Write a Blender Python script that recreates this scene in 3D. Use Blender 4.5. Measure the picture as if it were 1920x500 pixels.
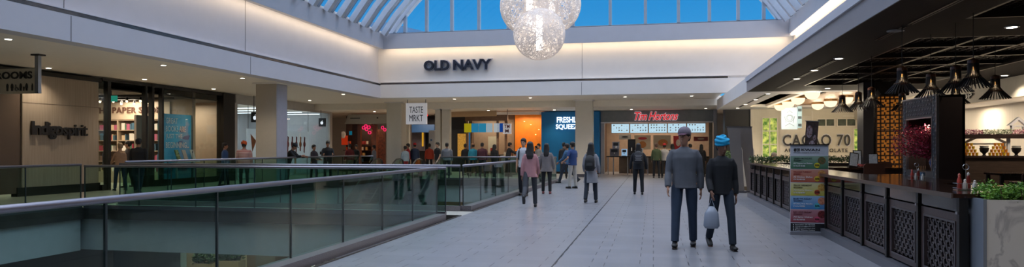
import bpy, math, random
from math import sin, cos, pi, radians as R
from mathutils import Vector, Matrix
random.seed(7)
for o in list(bpy.data.objects): bpy.data.objects.remove(o)
SC = bpy.context.scene
COL = SC.collection
# ---------------------------------------------------------------- camera
FPX, EYE, HOR, YAW = 1280.0, 1.5, 277.0, math.atan(265/1280)
cam = bpy.data.objects.new('camera', bpy.data.cameras.new('camera'))
COL.objects.link(cam); SC.camera = cam
cam.location = (0, 0, EYE); cam.rotation_euler = (pi/2, 0, YAW)
cam.data.sensor_width = 36; cam.data.lens = FPX/1920*36; cam.data.shift_y = (HOR-250)/1920
cam.data.clip_end = 400
# ---------------------------------------------------------------- view / world
SC.view_settings.view_transform = 'Standard'; SC.view_settings.look = 'None'
SC.view_settings.gamma = 1; SC.view_settings.use_curve_mapping = False
SC.view_settings.exposure = 0.0
SC.cycles.transparent_max_bounces = 40
SC.cycles.max_bounces = 8
def lin(c):
    if isinstance(c, str):
        c = [int(c[i:i+2], 16)/255 for i in (0, 2, 4)]
    return tuple((x/12.92 if x <= .04045 else ((x+.055)/1.055)**2.4) for x in c)
W = bpy.data.worlds.new('sky'); SC.world = W; W.use_nodes = True
nt = W.node_tree; nt.nodes.clear()
wo = nt.nodes.new('ShaderNodeOutputWorld'); bg = nt.nodes.new('ShaderNodeBackground')
tc = nt.nodes.new('ShaderNodeTexCoord'); sx = nt.nodes.new('ShaderNodeSeparateXYZ'); cr = nt.nodes.new('ShaderNodeValToRGB')
nt.links.new(tc.outputs['Generated'], sx.inputs[0]); nt.links.new(sx.outputs['Z'], cr.inputs[0])
el = cr.color_ramp.elements            # blue band low down, bright cloud overhead
el[0].position = 0.0; el[0].color = (*lin('62bdf0'), 1)
el[1].position = 1.0; el[1].color = (.86, .88, 1.0, 1)
for p, c in ((.10, '4fb0ec'), (.2, '3099e0'), (.42, '3294dc')):
    e = el.new(p); e.color = (*lin(c), 1)
e = el.new(.72); e.color = (.8, .85, 1.0, 1)
nt.links.new(cr.outputs[0], bg.inputs[0])
mr = nt.nodes.new('ShaderNodeMapRange'); mr.inputs['From Min'].default_value = .42; mr.inputs['From Max'].default_value = .75
mr.inputs['To Min'].default_value = .95; mr.inputs['To Max'].default_value = 4.5          # bright cloud overhead
nt.links.new(sx.outputs['Z'], mr.inputs['Value']); nt.links.new(mr.outputs[0], bg.inputs[1])
nt.links.new(bg.outputs[0], wo.inputs[0])

# large area lights: shop ceiling lighting and unseen added fills
def area(name, loc, sx_, sy_, power, col=(1, 1, 1), rot=(0, 0, 0)):
    l = bpy.data.lights.new(name, 'AREA'); l.shape = 'RECTANGLE'; l.size = sx_; l.size_y = sy_
    l.energy = power; l.color = col
    o = bpy.data.objects.new(name, l); o.location = loc; o.rotation_euler = rot; COL.objects.link(o); return o

# ---------------------------------------------------------------- helpers
def ray(u, v):
    x = (u-960)/FPX; z = (HOR-v)/FPX
    return Vector((-sin(YAW)+x*cos(YAW), cos(YAW)+x*sin(YAW), z))
def at_z(u, v, z=0.0):
    r = ray(u, v); return Vector((0, 0, EYE)) + r*((z-EYE)/r.z)
def at_y(u, v, y):
    r = ray(u, v); return Vector((0, 0, EYE)) + r*(y/r.y)
def at_x(u, v, x):
    r = ray(u, v); return Vector((0, 0, EYE)) + r*(x/r.x)

MATS = {}
def mat(name, col=None, rough=.5, metal=0, emit=0, ecol=None, noise=None, scale=5, bump=0, stretch=(1, 1, 1), spec=.5, coat=0, col2=None, bscale=None, emap=False):
    if name in MATS: return MATS[name]
    m = bpy.data.materials.new(name); m.use_nodes = True; n = m.node_tree; b = n.nodes['Principled BSDF']
    c = lin(col) if isinstance(col, str) else col
    b.inputs['Base Color'].default_value = (*c, 1); b.inputs['Roughness'].default_value = rough
    b.inputs['Metallic'].default_value = metal; b.inputs['Specular IOR Level'].default_value = spec
    b.inputs['Coat Weight'].default_value = coat
    if emit:
        b.inputs['Emission Color'].default_value = (*(lin(ecol) if ecol else c), 1); b.inputs['Emission Strength'].default_value = emit
    t = n.nodes.new('ShaderNodeTexCoord'); mp = n.nodes.new('ShaderNodeMapping'); mp.inputs['Scale'].default_value = stretch
    n.links.new(t.outputs['Object'], mp.inputs[0])
    nz = n.nodes.new('ShaderNodeTexNoise'); nz.inputs['Scale'].default_value = scale; nz.inputs['Detail'].default_value = 4
    n.links.new(mp.outputs[0], nz.inputs['Vector'])
    if col2 is None and noise is None: noise = .06
    c2 = lin(col2) if col2 else tuple(x*(1-noise) for x in c)
    mx = n.nodes.new('ShaderNodeMixRGB'); mx.inputs[1].default_value = (*c, 1); mx.inputs[2].default_value = (*c2, 1)
    rp = n.nodes.new('ShaderNodeValToRGB'); rp.color_ramp.elements[0].position = .35; rp.color_ramp.elements[1].position = .65
    n.links.new(nz.outputs[0], rp.inputs[0]); n.links.new(rp.outputs[0], mx.inputs[0]); n.links.new(mx.outputs[0], b.inputs['Base Color'])
    if emap: n.links.new(mx.outputs[0], b.inputs['Emission Color'])
    if bump:
        bp = n.nodes.new('ShaderNodeBump'); bp.inputs['Strength'].default_value = bump; bp.inputs['Distance'].default_value = .01
        n.links.new(nz.outputs[0], bp.inputs['Height']); n.links.new(bp.outputs[0], b.inputs['Normal'])
    MATS[name] = m; return m
def emis(name, col, s):
    if name in MATS: return MATS[name]
    m = bpy.data.materials.new(name); m.use_nodes = True; n = m.node_tree; n.nodes.clear()
    e = n.nodes.new('ShaderNodeEmission'); o = n.nodes.new('ShaderNodeOutputMaterial')
    e.inputs[0].default_value = (*lin(col), 1); e.inputs[1].default_value = s; n.links.new(e.outputs[0], o.inputs[0])
    MATS[name] = m; return m
def glass(name, tint, refl=1.0, rough=.02):
    if name in MATS: return MATS[name]
    m = bpy.data.materials.new(name); m.use_nodes = True; n = m.node_tree; n.nodes.clear()
    o = n.nodes.new('ShaderNodeOutputMaterial'); mx = n.nodes.new('ShaderNodeMixShader')
    tr = n.nodes.new('ShaderNodeBsdfTransparent'); tr.inputs[0].default_value = (*tint, 1)
    gl = n.nodes.new('ShaderNodeBsdfGlossy'); gl.inputs['Roughness'].default_value = rough; gl.inputs[0].default_value = (refl, refl, refl, 1)
    ge = n.nodes.new('ShaderNodeNewGeometry'); dt = n.nodes.new('ShaderNodeVectorMath'); dt.operation = 'DOT_PRODUCT'
    n.links.new(ge.outputs['Normal'], dt.inputs[0]); n.links.new(ge.outputs['Incoming'], dt.inputs[1])
    def mth(op, a, b_):
        q = n.nodes.new('ShaderNodeMath'); q.operation = op
        for i_, v_ in enumerate((a, b_)):
            if v_ is None: continue
            if isinstance(v_, (int, float)): q.inputs[i_].default_value = v_
            else: n.links.new(v_, q.inputs[i_])
        return q.outputs[0]
    fr = mth('ADD', mth('MULTIPLY', mth('POWER', mth('SUBTRACT', 1.0, mth('ABSOLUTE', dt.outputs['Value'], None)), 5.0), .9), .035)
    n.links.new(fr, mx.inputs[0]); n.links.new(tr.outputs[0], mx.inputs[1]); n.links.new(gl.outputs[0], mx.inputs[2])
    n.links.new(mx.outputs[0], o.inputs[0]); MATS[name] = m; return m

class MB:
    def __init__(s): s.v = []; s.f = []
    def add(s, vs, fs):
        b = len(s.v); s.v += [Vector(v) for v in vs]; s.f += [tuple(i+b for i in f) for f in fs]; return s
    def box(s, x0, x1, y0, y1, z0, z1):
        x0, x1 = min(x0, x1), max(x0, x1); y0, y1 = min(y0, y1), max(y0, y1); z0, z1 = min(z0, z1), max(z0, z1)
        return s.add([(x0,y0,z0),(x1,y0,z0),(x1,y1,z0),(x0,y1,z0),(x0,y0,z1),(x1,y0,z1),(x1,y1,z1),(x0,y1,z1)],
              [(0,3,2,1),(4,5,6,7),(0,1,5,4),(1,2,6,5),(2,3,7,6),(3,0,4,7)])
    def prism(s, pts, d):                       # closed polygon swept by d
        d = Vector(d); n = len(pts); P = [Vector(p) for p in pts]
        return s.add(P+[p+d for p in P], [tuple(range(n))[::-1], tuple(range(n, 2*n))]+[(i, (i+1) % n, n+(i+1) % n, n+i) for i in range(n)])
    def loft(s, pts, rad, n=10, ref=(1, 0, 0), cap=True):
        P = [Vector(p) for p in pts]; ref = Vector(ref); vs = []; fs = []
        for i, p in enumerate(P):
            t = (P[min(i+1, len(P)-1)]-P[max(i-1, 0)])
            t = t.normalized() if t.length > 1e-9 else Vector((0, 0, 1))
            a = ref-t*ref.dot(t)
            if a.length < 1e-3: a = Vector((0, 1, 0))-t*t.y
            if a.length < 1e-3: a = Vector((0, 0, 1))
            a.normalize(); b = t.cross(a)
            r = rad[i] if isinstance(rad, (list, tuple)) else rad
            ra, rb = r if isinstance(r, (list, tuple)) else (r, r)
            vs += [p+a*ra*cos(2*pi*k/n)+b*rb*sin(2*pi*k/n) for k in range(n)]
        for i in range(len(P)-1):
            for k in range(n):
                fs.append((i*n+k, i*n+(k+1) % n, (i+1)*n+(k+1) % n, (i+1)*n+k))
        if cap: fs += [tuple(range(n))[::-1], tuple(range((len(P)-1)*n, len(P)*n))]
        return s.add(vs, fs)
    def tube(s, pts, r, n=8): return s.loft(pts, [r]*len(pts), n)
    def cyl(s, x, y, z0, z1, r, n=20, r2=None): return s.loft([(x,y,z0),(x,y,z1)], [r, r if r2 is None else r2], n)
    def lathe(s, prof, c=(0, 0, 0), n=20):
        c = Vector(c); vs = []; fs = []
        for r, z in prof:
            vs += [c+Vector((r*cos(2*pi*k/n), r*sin(2*pi*k/n), z)) for k in range(n)]
        for i in range(len(prof)-1):
            for k in range(n): fs.append((i*n+k, i*n+(k+1) % n, (i+1)*n+(k+1) % n, (i+1)*n+k))
        fs += [tuple(range(n))[::-1], tuple(range((len(prof)-1)*n, len(prof)*n))]
        return s.add(vs, fs)
    def ball(s, c, r, n=12, m=8):
        rx, ry, rz = r if isinstance(r, (list, tuple)) else (r, r, r); c = Vector(c); vs = []; fs = []
        for i in range(m+1):
            t = pi*i/m
            q = max(sin(t), .02)
            vs += [c+Vector((rx*q*cos(2*pi*k/n), ry*q*sin(2*pi*k/n), -rz*cos(t))) for k in range(n)]
        for i in range(m):
            for k in range(n): fs.append((i*n+k, i*n+(k+1) % n, (i+1)*n+(k+1) % n, (i+1)*n+k))
        fs += [tuple(range(n))[::-1], tuple(range(m*n, (m+1)*n))]
        return s.add(vs, fs)
    def leaf(s, p, size, up=.5):
        d = Vector((random.uniform(-1,1), random.uniform(-1,1), random.uniform(-.4,1)*up+.1)).normalized()
        a = d.cross(Vector((random.uniform(-1,1), random.uniform(-1,1), random.uniform(-1,1)))).normalized()
        nn = d.cross(a)
        P = Vector(p); e = P+d*size
        m_ = P+d*size*.45
        return s.add([P, m_+a*size*.28+nn*size*.08, e, m_-a*size*.28+nn*size*.08], [(0, 1, 2), (0, 2, 3)])
    def build(s, name, m, parent=None, smooth=False, loc=None, mods=None):
        me = bpy.data.meshes.new(name)
        if parent is not None:
            off = Vector((0, 0, 0)); q = parent
            if s.__dict__.get('local') is None:
                while q is not None: off += q.location; q = q.parent
        else:
            if loc is None:
                xs = [v.x for v in s.v]; ys = [v.y for v in s.v]; zs = [v.z for v in s.v]
                loc = Vector(((min(xs)+max(xs))/2, (min(ys)+max(ys))/2, min(zs)))
            off = Vector(loc)
        me.from_pydata([tuple(v-off) for v in s.v], [], s.f)
        me.materials.append(m)
        if smooth:
            for p in me.polygons: p.use_smooth = True
        o = bpy.data.objects.new(name, me); COL.objects.link(o)
        if parent is not None: o.parent = parent
        else: o.location = off
        return o
def LB():                                       # builder in its parent's own coordinates
    b = MB(); b.local = True; return b
def tag(o, label, cat, group=None, kind=None):
    if label: o['label'] = label
    if cat: o['category'] = cat
    if group: o['group'] = group
    if kind: o['kind'] = kind
    return o
def thing(name, label, cat, loc=(0, 0, 0), rz=0, group=None, kind=None):
    o = bpy.data.objects.new(name, None); COL.objects.link(o); o.location = loc; o.rotation_euler = (0, 0, rz)
    o.empty_display_size = .1
    return tag(o, label, cat, group, kind)
def struct(o): o['kind'] = 'structure'; return o
KIDS = {}
def copy_tree(o, parent=None, loc=None, rz=None, label=None, kids=None):
    c = o.copy(); COL.objects.link(c)
    if parent is not None: c.parent = parent
    if loc is not None: c.location = loc
    if rz is not None: c.rotation_euler = (0, 0, rz)
    if label: c['label'] = label
    for ch in [k for k in list(bpy.data.objects) if k.parent == o]: copy_tree(ch, c)
    return c
def text_raw(body, bold=0, shear=0, space=1.0):
    cu = bpy.data.curves.new('t', 'FONT'); cu.body = body; cu.offset = bold; cu.shear = shear; cu.space_character = space
    cu.resolution_u = 3; cu.extrude = .05
    o = bpy.data.objects.new('t', cu); COL.objects.link(o)
    dg = bpy.context.evaluated_depsgraph_get(); me = bpy.data.meshes.new_from_object(o.evaluated_get(dg))
    V = [v.co.copy() for v in me.vertices]; F = [tuple(p.vertices) for p in me.polygons]
    bpy.data.objects.remove(o); bpy.data.curves.remove(cu); bpy.data.meshes.remove(me)
    return V, F
def text(b, body, org, right, up, w, h, ext=.02, bold=0, shear=0, space=1.0):
    """lettering whose lower left corner is org, w wide and h high, standing ext proud"""
    V, F = text_raw(body, bold, shear, space)
    if not V: return b
    x0 = min(v.x for v in V); x1 = max(v.x for v in V); y0 = min(v.y for v in V); y1 = max(v.y for v in V)
    right = Vector(right).normalized(); up = Vector(up).normalized(); nn = right.cross(up); org = Vector(org)
    if w is None: w = h*(x1-x0)/(y1-y0)
    return b.add([org+right*((v.x-x0)/(x1-x0)*w)+up*((v.y-y0)/(y1-y0)*h)+nn*((v.z+.05)/.1*ext) for v in V], F)
# ---------------------------------------------------------------- materials
wall_w = mat('white_plaster', 'e6e2de', .6, noise=.03, scale=2)
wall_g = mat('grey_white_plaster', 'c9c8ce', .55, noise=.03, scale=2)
wall_cream = mat('cream_boards', 'e4dcc8', .6, noise=.04)
soffit = mat('soffit_paint', 'ece4d6', .6, noise=.03)
slab_grey = mat('slab_grey_paint', '8f8a8c', .5, noise=.04)
slab_dark = mat('dark_timber_soffit', '211c1b', .7, spec=.12, col2='1a1616', scale=3, stretch=(8, .6, 1))
dark = mat('black_metal', '15120f', .4, noise=.1)
dark_wall = mat('black_hoarding', '17161a', .5)
chrome = mat('brushed_steel', 'b9b9bd', .28, 1, noise=.1, scale=8, stretch=(1, 1, 20))
steel_d = mat('dull_steel', '77757a', .35, .8, noise=.15, scale=6, stretch=(1, 12, 12))
stripe_m = mat('mirror_trim', '706a66', .25, .9, noise=.3, scale=3)
white_m = mat('white_enamel', 'e8e8ea', .4)
curb_m = mat('granite_curb', '6f686a', .35, col2='5c5658', scale=60)
G_rail = glass('green_rail_glass', (.70, .84, .80), .85)
G_shop = glass('shop_glass', (.86, .90, .90), .8)
G_sky = glass('vault_glass', (.95, .98, 1.0), .35)
# ================================================================ SETTING
def floor_mat():
    m = bpy.data.materials.new('grey_tile_floor'); m.use_nodes = True; n = m.node_tree; b = n.nodes['Principled BSDF']
    t = n.nodes.new('ShaderNodeTexCoord'); br = n.nodes.new('ShaderNodeTexBrick')
    n.links.new(t.outputs['Object'], br.inputs['Vector'])
    br.inputs['Color1'].default_value = (*lin('84858b'), 1); br.inputs['Color2'].default_value = (*lin('7b7c81'), 1)
    br.inputs['Mortar'].default_value = (*lin('38383c'), 1); br.inputs['Scale'].default_value = 1
    br.inputs['Mortar Size'].default_value = .006; br.inputs['Mortar Smooth'].default_value = .1
    br.inputs['Brick Width'].default_value = .62; br.inputs['Row Height'].default_value = .3
    br.offset = .28; br.offset_frequency = 2
    nz = n.nodes.new('ShaderNodeTexNoise'); nz.inputs['Scale'].default_value = 1.3; nz.inputs['Detail'].default_value = 6
    n.links.new(t.outputs['Object'], nz.inputs['Vector'])
    mx = n.nodes.new('ShaderNodeMixRGB'); mx.blend_type = 'MULTIPLY'; mx.inputs[0].default_value = .25
    sep = n.nodes.new('ShaderNodeSeparateXYZ'); n.links.new(t.outputs['Object'], sep.inputs[0])
    def mth(op, a, c=None):
        q = n.nodes.new('ShaderNodeMath'); q.operation = op
        for i_, v_ in enumerate((a, c)):
            if v_ is None: continue
            if isinstance(v_, (int, float)): q.inputs[i_].default_value = v_
            else: n.links.new(v_, q.inputs[i_])
        return q.outputs[0]
    fy = mth('PINGPONG', sep.outputs['Y'], .15)                       # bed joints run close and pale, head joints wide and dark
    bed = mth('LESS_THAN', fy, .008)
    head = mth('MULTIPLY', br.outputs['Fac'], mth('SUBTRACT', 1.0, mth('MULTIPLY', bed, .8)))
    tint = n.nodes.new('ShaderNodeMixRGB'); n.links.new(head, tint.inputs[0]); n.links.new(br.outputs[0], tint.inputs[1])
    br.inputs['Mortar'].default_value = br.inputs['Color1'].default_value; tint.inputs[2].default_value = (*lin('2a2a2e'), 1)
    n.links.new(tint.outputs[0], mx.inputs[1]); n.links.new(nz.outputs[0], mx.inputs[2]); n.links.new(mx.outputs[0], b.inputs['Base Color'])
    b.inputs['Roughness'].default_value = .32
    return m
tile = floor_mat()
tile_w = mat('beige_polished_floor', 'a89f90', .25, noise=.08, scale=1.5)
def slab(b, x0, x1, y0, y1): b.box(x0, x1, y0, y1, -.25, 0)
b = MB(); slab(b, -4.15, 14, -10, 46); b.build('floor', tile, loc=(0, 0, 0)).__setitem__('kind', 'structure')
b = MB(); slab(b, -13.95, -4.15, 14.55, 15.6); slab(b, -13.95, -4.15, 31, 46); slab(b, -13.95, -4.15, -10, -5)
b.build('floor', mat('pale_bridge_floor', 'b4b0a6', .3), loc=(0, 0, 0)).__setitem__('kind', 'structure')
b = MB(); slab(b, -27, -13.95, -10, 46); b.build('floor', tile_w, loc=(0, 0, 0)).__setitem__('kind', 'structure')
b = MB()   # seam along the walkway
b.box(-1.265, -1.247, -2, 39, 0, .003); struct(b.build('trim_1', dark))
# steel edge band and white fascia round the two openings
edge = MB(); fas = MB()
for (x0, x1, y0, y1) in ((-13.95, -4.15, -5, 14.55), (-13.95, -4.15, 15.6, 31)):
    for (a, c, d, e) in ((x0, x1, y1-.0, y1+.04), (x0, x1, y0-.04, y0), (x0-.04, x0, y0, y1), (x1, x1+.04, y0, y1)):
        pass
    # bands stand 2 cm proud inside the opening
    edge.box(x0, x1, y1-.03, y1+.0, -.27, .015).box(x0, x1, y0, y0+.03, -.27, .015).box(x0, x0+.03, y0+.03, y1-.03, -.27, .015).box(x1-.03, x1, y0+.03, y1-.03, -.27, .015)
struct(edge.build('trim_2', mat('dark_steel_edge', '5c5752', .3, .6, noise=.3, scale=2)))
fas.box(-27, -14.0, -10, 14.5, -1.05, -.27).box(-27, -14.0, 15.7, 31, -1.05, -.27)
fas.box(-27, -4.1, 14.65, 15.5, -1.05, -.27).box(-27, -4.1, 31.1, 46, -1.05, -.27).box(-27, -4.1, -10, -5.1, -1.05, -.27)
fas.box(-4.1, 14, -10, 46, -1.05, -.27)
struct(fas.build('trim_3', mat('fascia_grey_white', '9fa3a6', .5)))
# lower storey
struct(MB().box(-27, 14, -10, 48, -5.2, -5).build('floor', mat('lower_floor', '8d8a84', .3)))
struct(MB().box(-14.6, -14.3, -10, 15.9, -5, -1.05).build('wall_lower_left', mat('lower_dark_brown', '2a211d', .5)))
struct(MB().box(-26, -15.4, 20, 20.3, -5, -1.05).build('wall_lower_screen', mat('lower_green_grey', '7d8a83', .5)))
struct(MB().box(-27, 14, 33, 33.3, -5, -1.05).build('wall_lower_far', mat('lower_beige_tiles', 'b5a689', .6, noise=.1)))
# walls
struct(MB().box(-27.3, -27, -10, 46, -5, 4).build('wall_left', wall_w))
struct(MB().box(14, 14.3, -10, 46, -5, 4).build('wall_right', wall_w))
struct(MB().box(-27.3, 14.3, 46, 46.3, -5, 4.2).build('wall_back', wall_w))
struct(MB().box(-27.3, 14.3, -10.3, -10, -5, 13).build('wall_front', wall_w))
# ceiling over the left gallery and under the back bulkhead
b = MB(); b.box(-27, -13.9, -10, 36, 4, 4.15).box(-13.9, 3.1, 32.7, 36, 4, 4.15)
b.box(-27, 14, 36, 46, 3.66, 4.14)
struct(b.build('ceiling', soffit))
# bulkheads round the skylight well
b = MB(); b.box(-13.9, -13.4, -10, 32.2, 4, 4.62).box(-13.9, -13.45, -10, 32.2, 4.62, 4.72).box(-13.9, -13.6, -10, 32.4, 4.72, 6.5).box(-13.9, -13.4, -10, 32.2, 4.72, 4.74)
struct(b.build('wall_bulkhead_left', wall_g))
b = MB(); b.box(-13.9, 6.6, 32.2, 32.7, 4, 4.66).box(-13.9, 6.6, 32.25, 32.7, 4.66, 4.76).box(-13.9, 6.6, 32.4, 32.7, 4.76, 6.5).box(-13.9, 6.6, 32.2, 32.7, 4.76, 4.78)
struct(b.build('wall_bulkhead_back', wall_w))
struct(MB().box(6.1, 6.6, -10, 32.2, 3.89, 6.5).build('wall_bulkhead_right', wall_w))
struct(MB().box(-13.449, -13.41, -10, 32.2, 4.63, 4.71).box(-13.44, 3.3, 32.21, 32.249, 4.67, 4.75).build('trim_4', stripe_m))
b = MB()
b.box(-13.9, -13.15, -10, 32.2, 6.5, 7.15).box(-13.15, 5.85, 31.95, 32.7, 6.5, 7.15).box(5.85, 6.6, -10, 32.2, 6.5, 7.15)
struct(b.build('trim_5', wall_g))
# vertical panel joints
b = MB()
for yy in (13.6, 20.9): b.box(-13.399, -13.39, yy, yy+.015, 4, 4.6).box(-13.599, -13.59, yy, yy+.015, 4.74, 6.5)
b.box(-3.32, -3.305, 32.19, 32.199, 4, 4.6).box(-3.32, -3.305, 32.39, 32.399, 4.78, 6.5); struct(b.build('trim_6', mat('joint_grey', '77767a', .6)))
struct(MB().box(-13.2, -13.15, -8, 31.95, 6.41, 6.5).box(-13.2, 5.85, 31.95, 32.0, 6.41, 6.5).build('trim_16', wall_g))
# cove light strips (the real luminaires of the coves)
cove = emis('cove_warm', 'ffe6c4', 15)
struct(MB().box(-13.28, -13.2, -8, 31.8, 6.47, 6.495).build('trim_7', cove))
struct(MB().box(-13.1, 5.8, 32.0, 32.08, 6.47, 6.495).build('trim_8', cove))
struct(MB().box(5.9, 6.06, -8, 31.8, 6.44, 6.495).build('trim_9', emis('cove_bright', 'ffdfb8', 7)))
# right hand dropped slab
SX = 3.1
b = MB()   # dark soffit with two recesses
def plate(b, x0, x1, y0, y1, holes, z0, z1):
    ys = sorted({y0, y1, *[h[2] for h in holes], *[h[3] for h in holes]})
    for ya, yb in zip(ys, ys[1:]):
        hs = sorted([h for h in holes if h[2] <= ya and h[3] >= yb]); x = x0
        for h in hs: b.box(x, h[0], ya, yb, z0, z1); x = h[1]
        b.box(x, x1, ya, yb, z0, z1)
HO = [(4.5, 7.9, 13.0, 22.3), (4.5, 7.9, -4, 11.2)]
plate(b, SX+.02, 9.4, -10, 24.3, HO, 3.4, 3.5); struct(b.build('ceiling', slab_dark))
b = MB(); b.box(SX, 14, -10, 24.3, 3.8, 3.88); b.box(4.45, 7.95, -10, 24.3, 3.62, 3.66)
struct(b.build('ceiling', mat('black_recess', '1a1512', .6)))
struct(MB().box(SX, SX+.02, -10, 24.3, 3.4, 3.73).build('trim_10', slab_grey))
struct(MB().box(SX-.04, SX+.1, -10, 24.3, 3.73, 3.89).build('trim_11', wall_g))
b = MB(); b.box(SX, 6.1, 24.3, 35.3, 3.5, 3.89)
plate(b, SX, 14, 24.3, 35.4, [(4.35, 5.05, 25.6, 33), (5.25, 8.4, 24.9, 34)], 3.4, 3.5)
struct(b.build('ceiling', wall_w))
struct(MB().box(4.35, 8.5, 24.5, 34.5, 3.5, 3.52).build('ceiling', mat('warm_wood_ceiling', 'b08a68', .5, col2='8f6c50', scale=4, stretch=(1, 12, 1))))
b = MB(); b.box(5.25, 5.29, 24.9, 34, 3.44, 3.49).box(4.4, 4.44, 25.6, 33, 3.45, 3.49); struct(b.build('trim_12', emis('cove_warm2', 'ffd9a0', 7)))
# carved lattice ceiling in the recesses: frames and fretwork
lat_m = mat('carved_dark_wood', '2a1d16', .4, noise=.2)
def lattice_recess(x0, x1, y0, y1):
    fr = MB()
    fr.box(x0, x0+.05, y0, y1, 3.40, 3.62).box(x1-.05, x1, y0, y1, 3.40, 3.62).box(x0, x1, y0, y0+.05, 3.40, 3.62).box(x0, x1, y1-.05, y1, 3.40, 3.62)
    n = max(1, round((y1-y0)/1.55)); st = (y1-y0)/n
    for i in range(1, n): fr.box(x0, x1, y0+i*st-.05, y0+i*st+.05, 3.44, 3.52)
    fr.box(x0+1.1, x0+1.18, y0, y1, 3.44, 3.52).box(x0+2.2, x0+2.28, y0, y1, 3.44, 3.52)
    struct(fr.build('trim_13', lat_m))
    l = MB(); s = .17; rnd = random.Random(3)
    nx = int((x1-x0)/s); ny = int((y1-y0)/s)
    for i in range(nx):
        for j in range(ny):
            cx = x0+(i+.5)*s; cy = y0+(j+.5)*s
            if (i+j) % 2: l.box(cx-.085, cx+.085, cy-.012, cy+.012, 3.52, 3.545); l.box(cx-.012, cx+.012, cy-.05, cy+.085, 3.52, 3.545)
            else: l.box(cx-.012, cx+.012, cy-.085, cy+.085, 3.52, 3.545); l.box(cx-.05, cx+.085, cy+.02, cy+.04, 3.52, 3.545)
    struct(l.build('trim_14', lat_m))
for h in HO: lattice_recess(*h)
# slots in the soffit
b = MB()
for (y0, y1) in ((15.9, 22.9), (11.75, 13.1), (9.2, 11.5)): b.box(3.82, 3.85, y0, y1, 3.392, 3.402); b.box(3.88, 3.9, y0, y1, 3.392, 3.402)
b.box(3.88, 3.96, 25, 34, 3.392, 3.402)
struct(b.build('trim_15', dark))
# shop fascia and strip of soffit on the far right
b = MB(); b.box(9.4, 9.6, 5, 35.3, 2.85, 4.0); struct(b.build('wall_shop_fascia', mat('warm_white_fascia', 'cfc6b6', .6)))
struct(MB().box(10.6, 10.8, 5, 35.3, 0, 2.85).build('wall_shop_back', mat('white_plank', 'ddd3c4', .6, noise=.08, scale=3, stretch=(1, 14, .2))))
struct(MB().box(9.6, 10.6, 5, 35.3, 2.85, 2.95).build('ceiling', wall_w))
# ---------------------------------------------------------------- skylight vault
VC, VR, VZ = -3.65, 11.35, .93
A0 = math.acos((7.15-VZ)/VR)
vault = thing('window_1', None, None, (VC, 12, 7.15), kind='structure')
rib_w = mat('white_rib', 'b9bfc9', .45); rib_d = mat('grey_mullion', '6d7680', .5)
def arcpt(t, r=VR): return (VC+r*sin(t), VZ+r*cos(t))
N = 20
def arch(b, y0, y1, ri, ro):
    for i in range(N):
        t0 = -A0+2*A0*i/N; t1 = -A0+2*A0*(i+1)/N
        q = [arcpt(t0, ri), arcpt(t1, ri), arcpt(t1, ro), arcpt(t0, ro)]
        b.prism([(x, y0, z) for x, z in q], (0, y1-y0, 0))
k = 0
while k < 27:
    y = 31.7-k*1.2
    b = MB(); arch(b, y-.13, y+.13, VR-.25, VR); b.build('rib', rib_w, vault)
    b = MB(); arch(b, y-.62, y-.58, VR-.1, VR+.02); b.build('mullion', rib_d, vault)
    k += 1
b = MB()
for i in range(1, 8):
    t = -A0+2*A0*i/8; x, z = arcpt(t); b.box(x-.04, x+.04, 0, 32, z-.12, z)
b.build('purlin', rib_w, vault)
b = MB()
for i in range(N):
    t0 = -A0+2*A0*i/N; t1 = -A0+2*A0*(i+1)/N
    q = [arcpt(t0, VR+.02), arcpt(t1, VR+.02), arcpt(t1, VR+.04), arcpt(t0, VR+.04)]
    b.prism([(x, 0, z) for x, z in q], (0, 32.2, 0))
b.build('pane', G_sky, vault)
endw = thing('window_2', None, None, (VC, 32.3, 7.15), kind='structure')
MX = [-12.13, -11.0, -9.7, -8.33, -6.87, -5.28, -3.72, -1.98, -.36, 1.13, 2.5, 3.75, 4.85, 5.5]
def ztop(x): return VZ+math.sqrt(max(VR**2-(x-VC)**2, 0))
for x in MX:
    b = MB(); b.box(x-.07, x+.07, 32.2, 32.42, 7.15, max(ztop(x), 7.2)); b.build('mullion', mat('pale_mullion', 'aab4c0', .45), endw)
b = MB(); b.box(-13.0, 5.7, 32.2, 32.42, 7.15, 7.24); arch(b, 32.15, 32.5, VR-.3, VR+.04); b.build('frame', rib_w, endw)
xs = [VC+VR*sin(-A0+2*A0*i/24) for i in range(25)]
MB().prism([(x, 32.3, ztop(x)) for x in xs], (0, .02, 0)).build('pane', G_sky, endw)
b = MB(); b.box(-13.0, 5.7, 32.14, 32.2, 7.15, 7.21); b.build('sill', rib_d, endw)
MB().prism([(-17, 38, 6), (-12.9, 38, 6), (-12.9, 38, 8.25), (-15.6, 38, 8.95), (-17, 38, 8.95)], (0, 8, 0)).build('roof_reflection', mat('blue_grey_reflection', '4a6f8c', .6))  # solid shape standing where the glass shows a roof reflection
rf = bpy.data.objects['roof_reflection']; tag(rf, 'blue-grey roof shape standing for a reflection in the left end of the arched window', 'roof')
struct(MB().prism([(x, -.1, ztop(x)) for x in xs], (0, .1, 0)).build('wall_gable_unseen', wall_w))  # unseen wall ending the vault early, to darken the near floor
# unseen opaque roof behind the camera, darkening the near floor; closures above the ledges
struct(MB().box(-13.15, 5.85, -10, 0, 7.15, 7.25).box(-27, -13.15, -10, 46, 7.15, 7.25).box(5.85, 14.3, -10, 46, 7.15, 7.25).box(6.6, 14.3, -10, 46, 4.15, 4.2).build('ceiling', wall_w))

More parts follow.
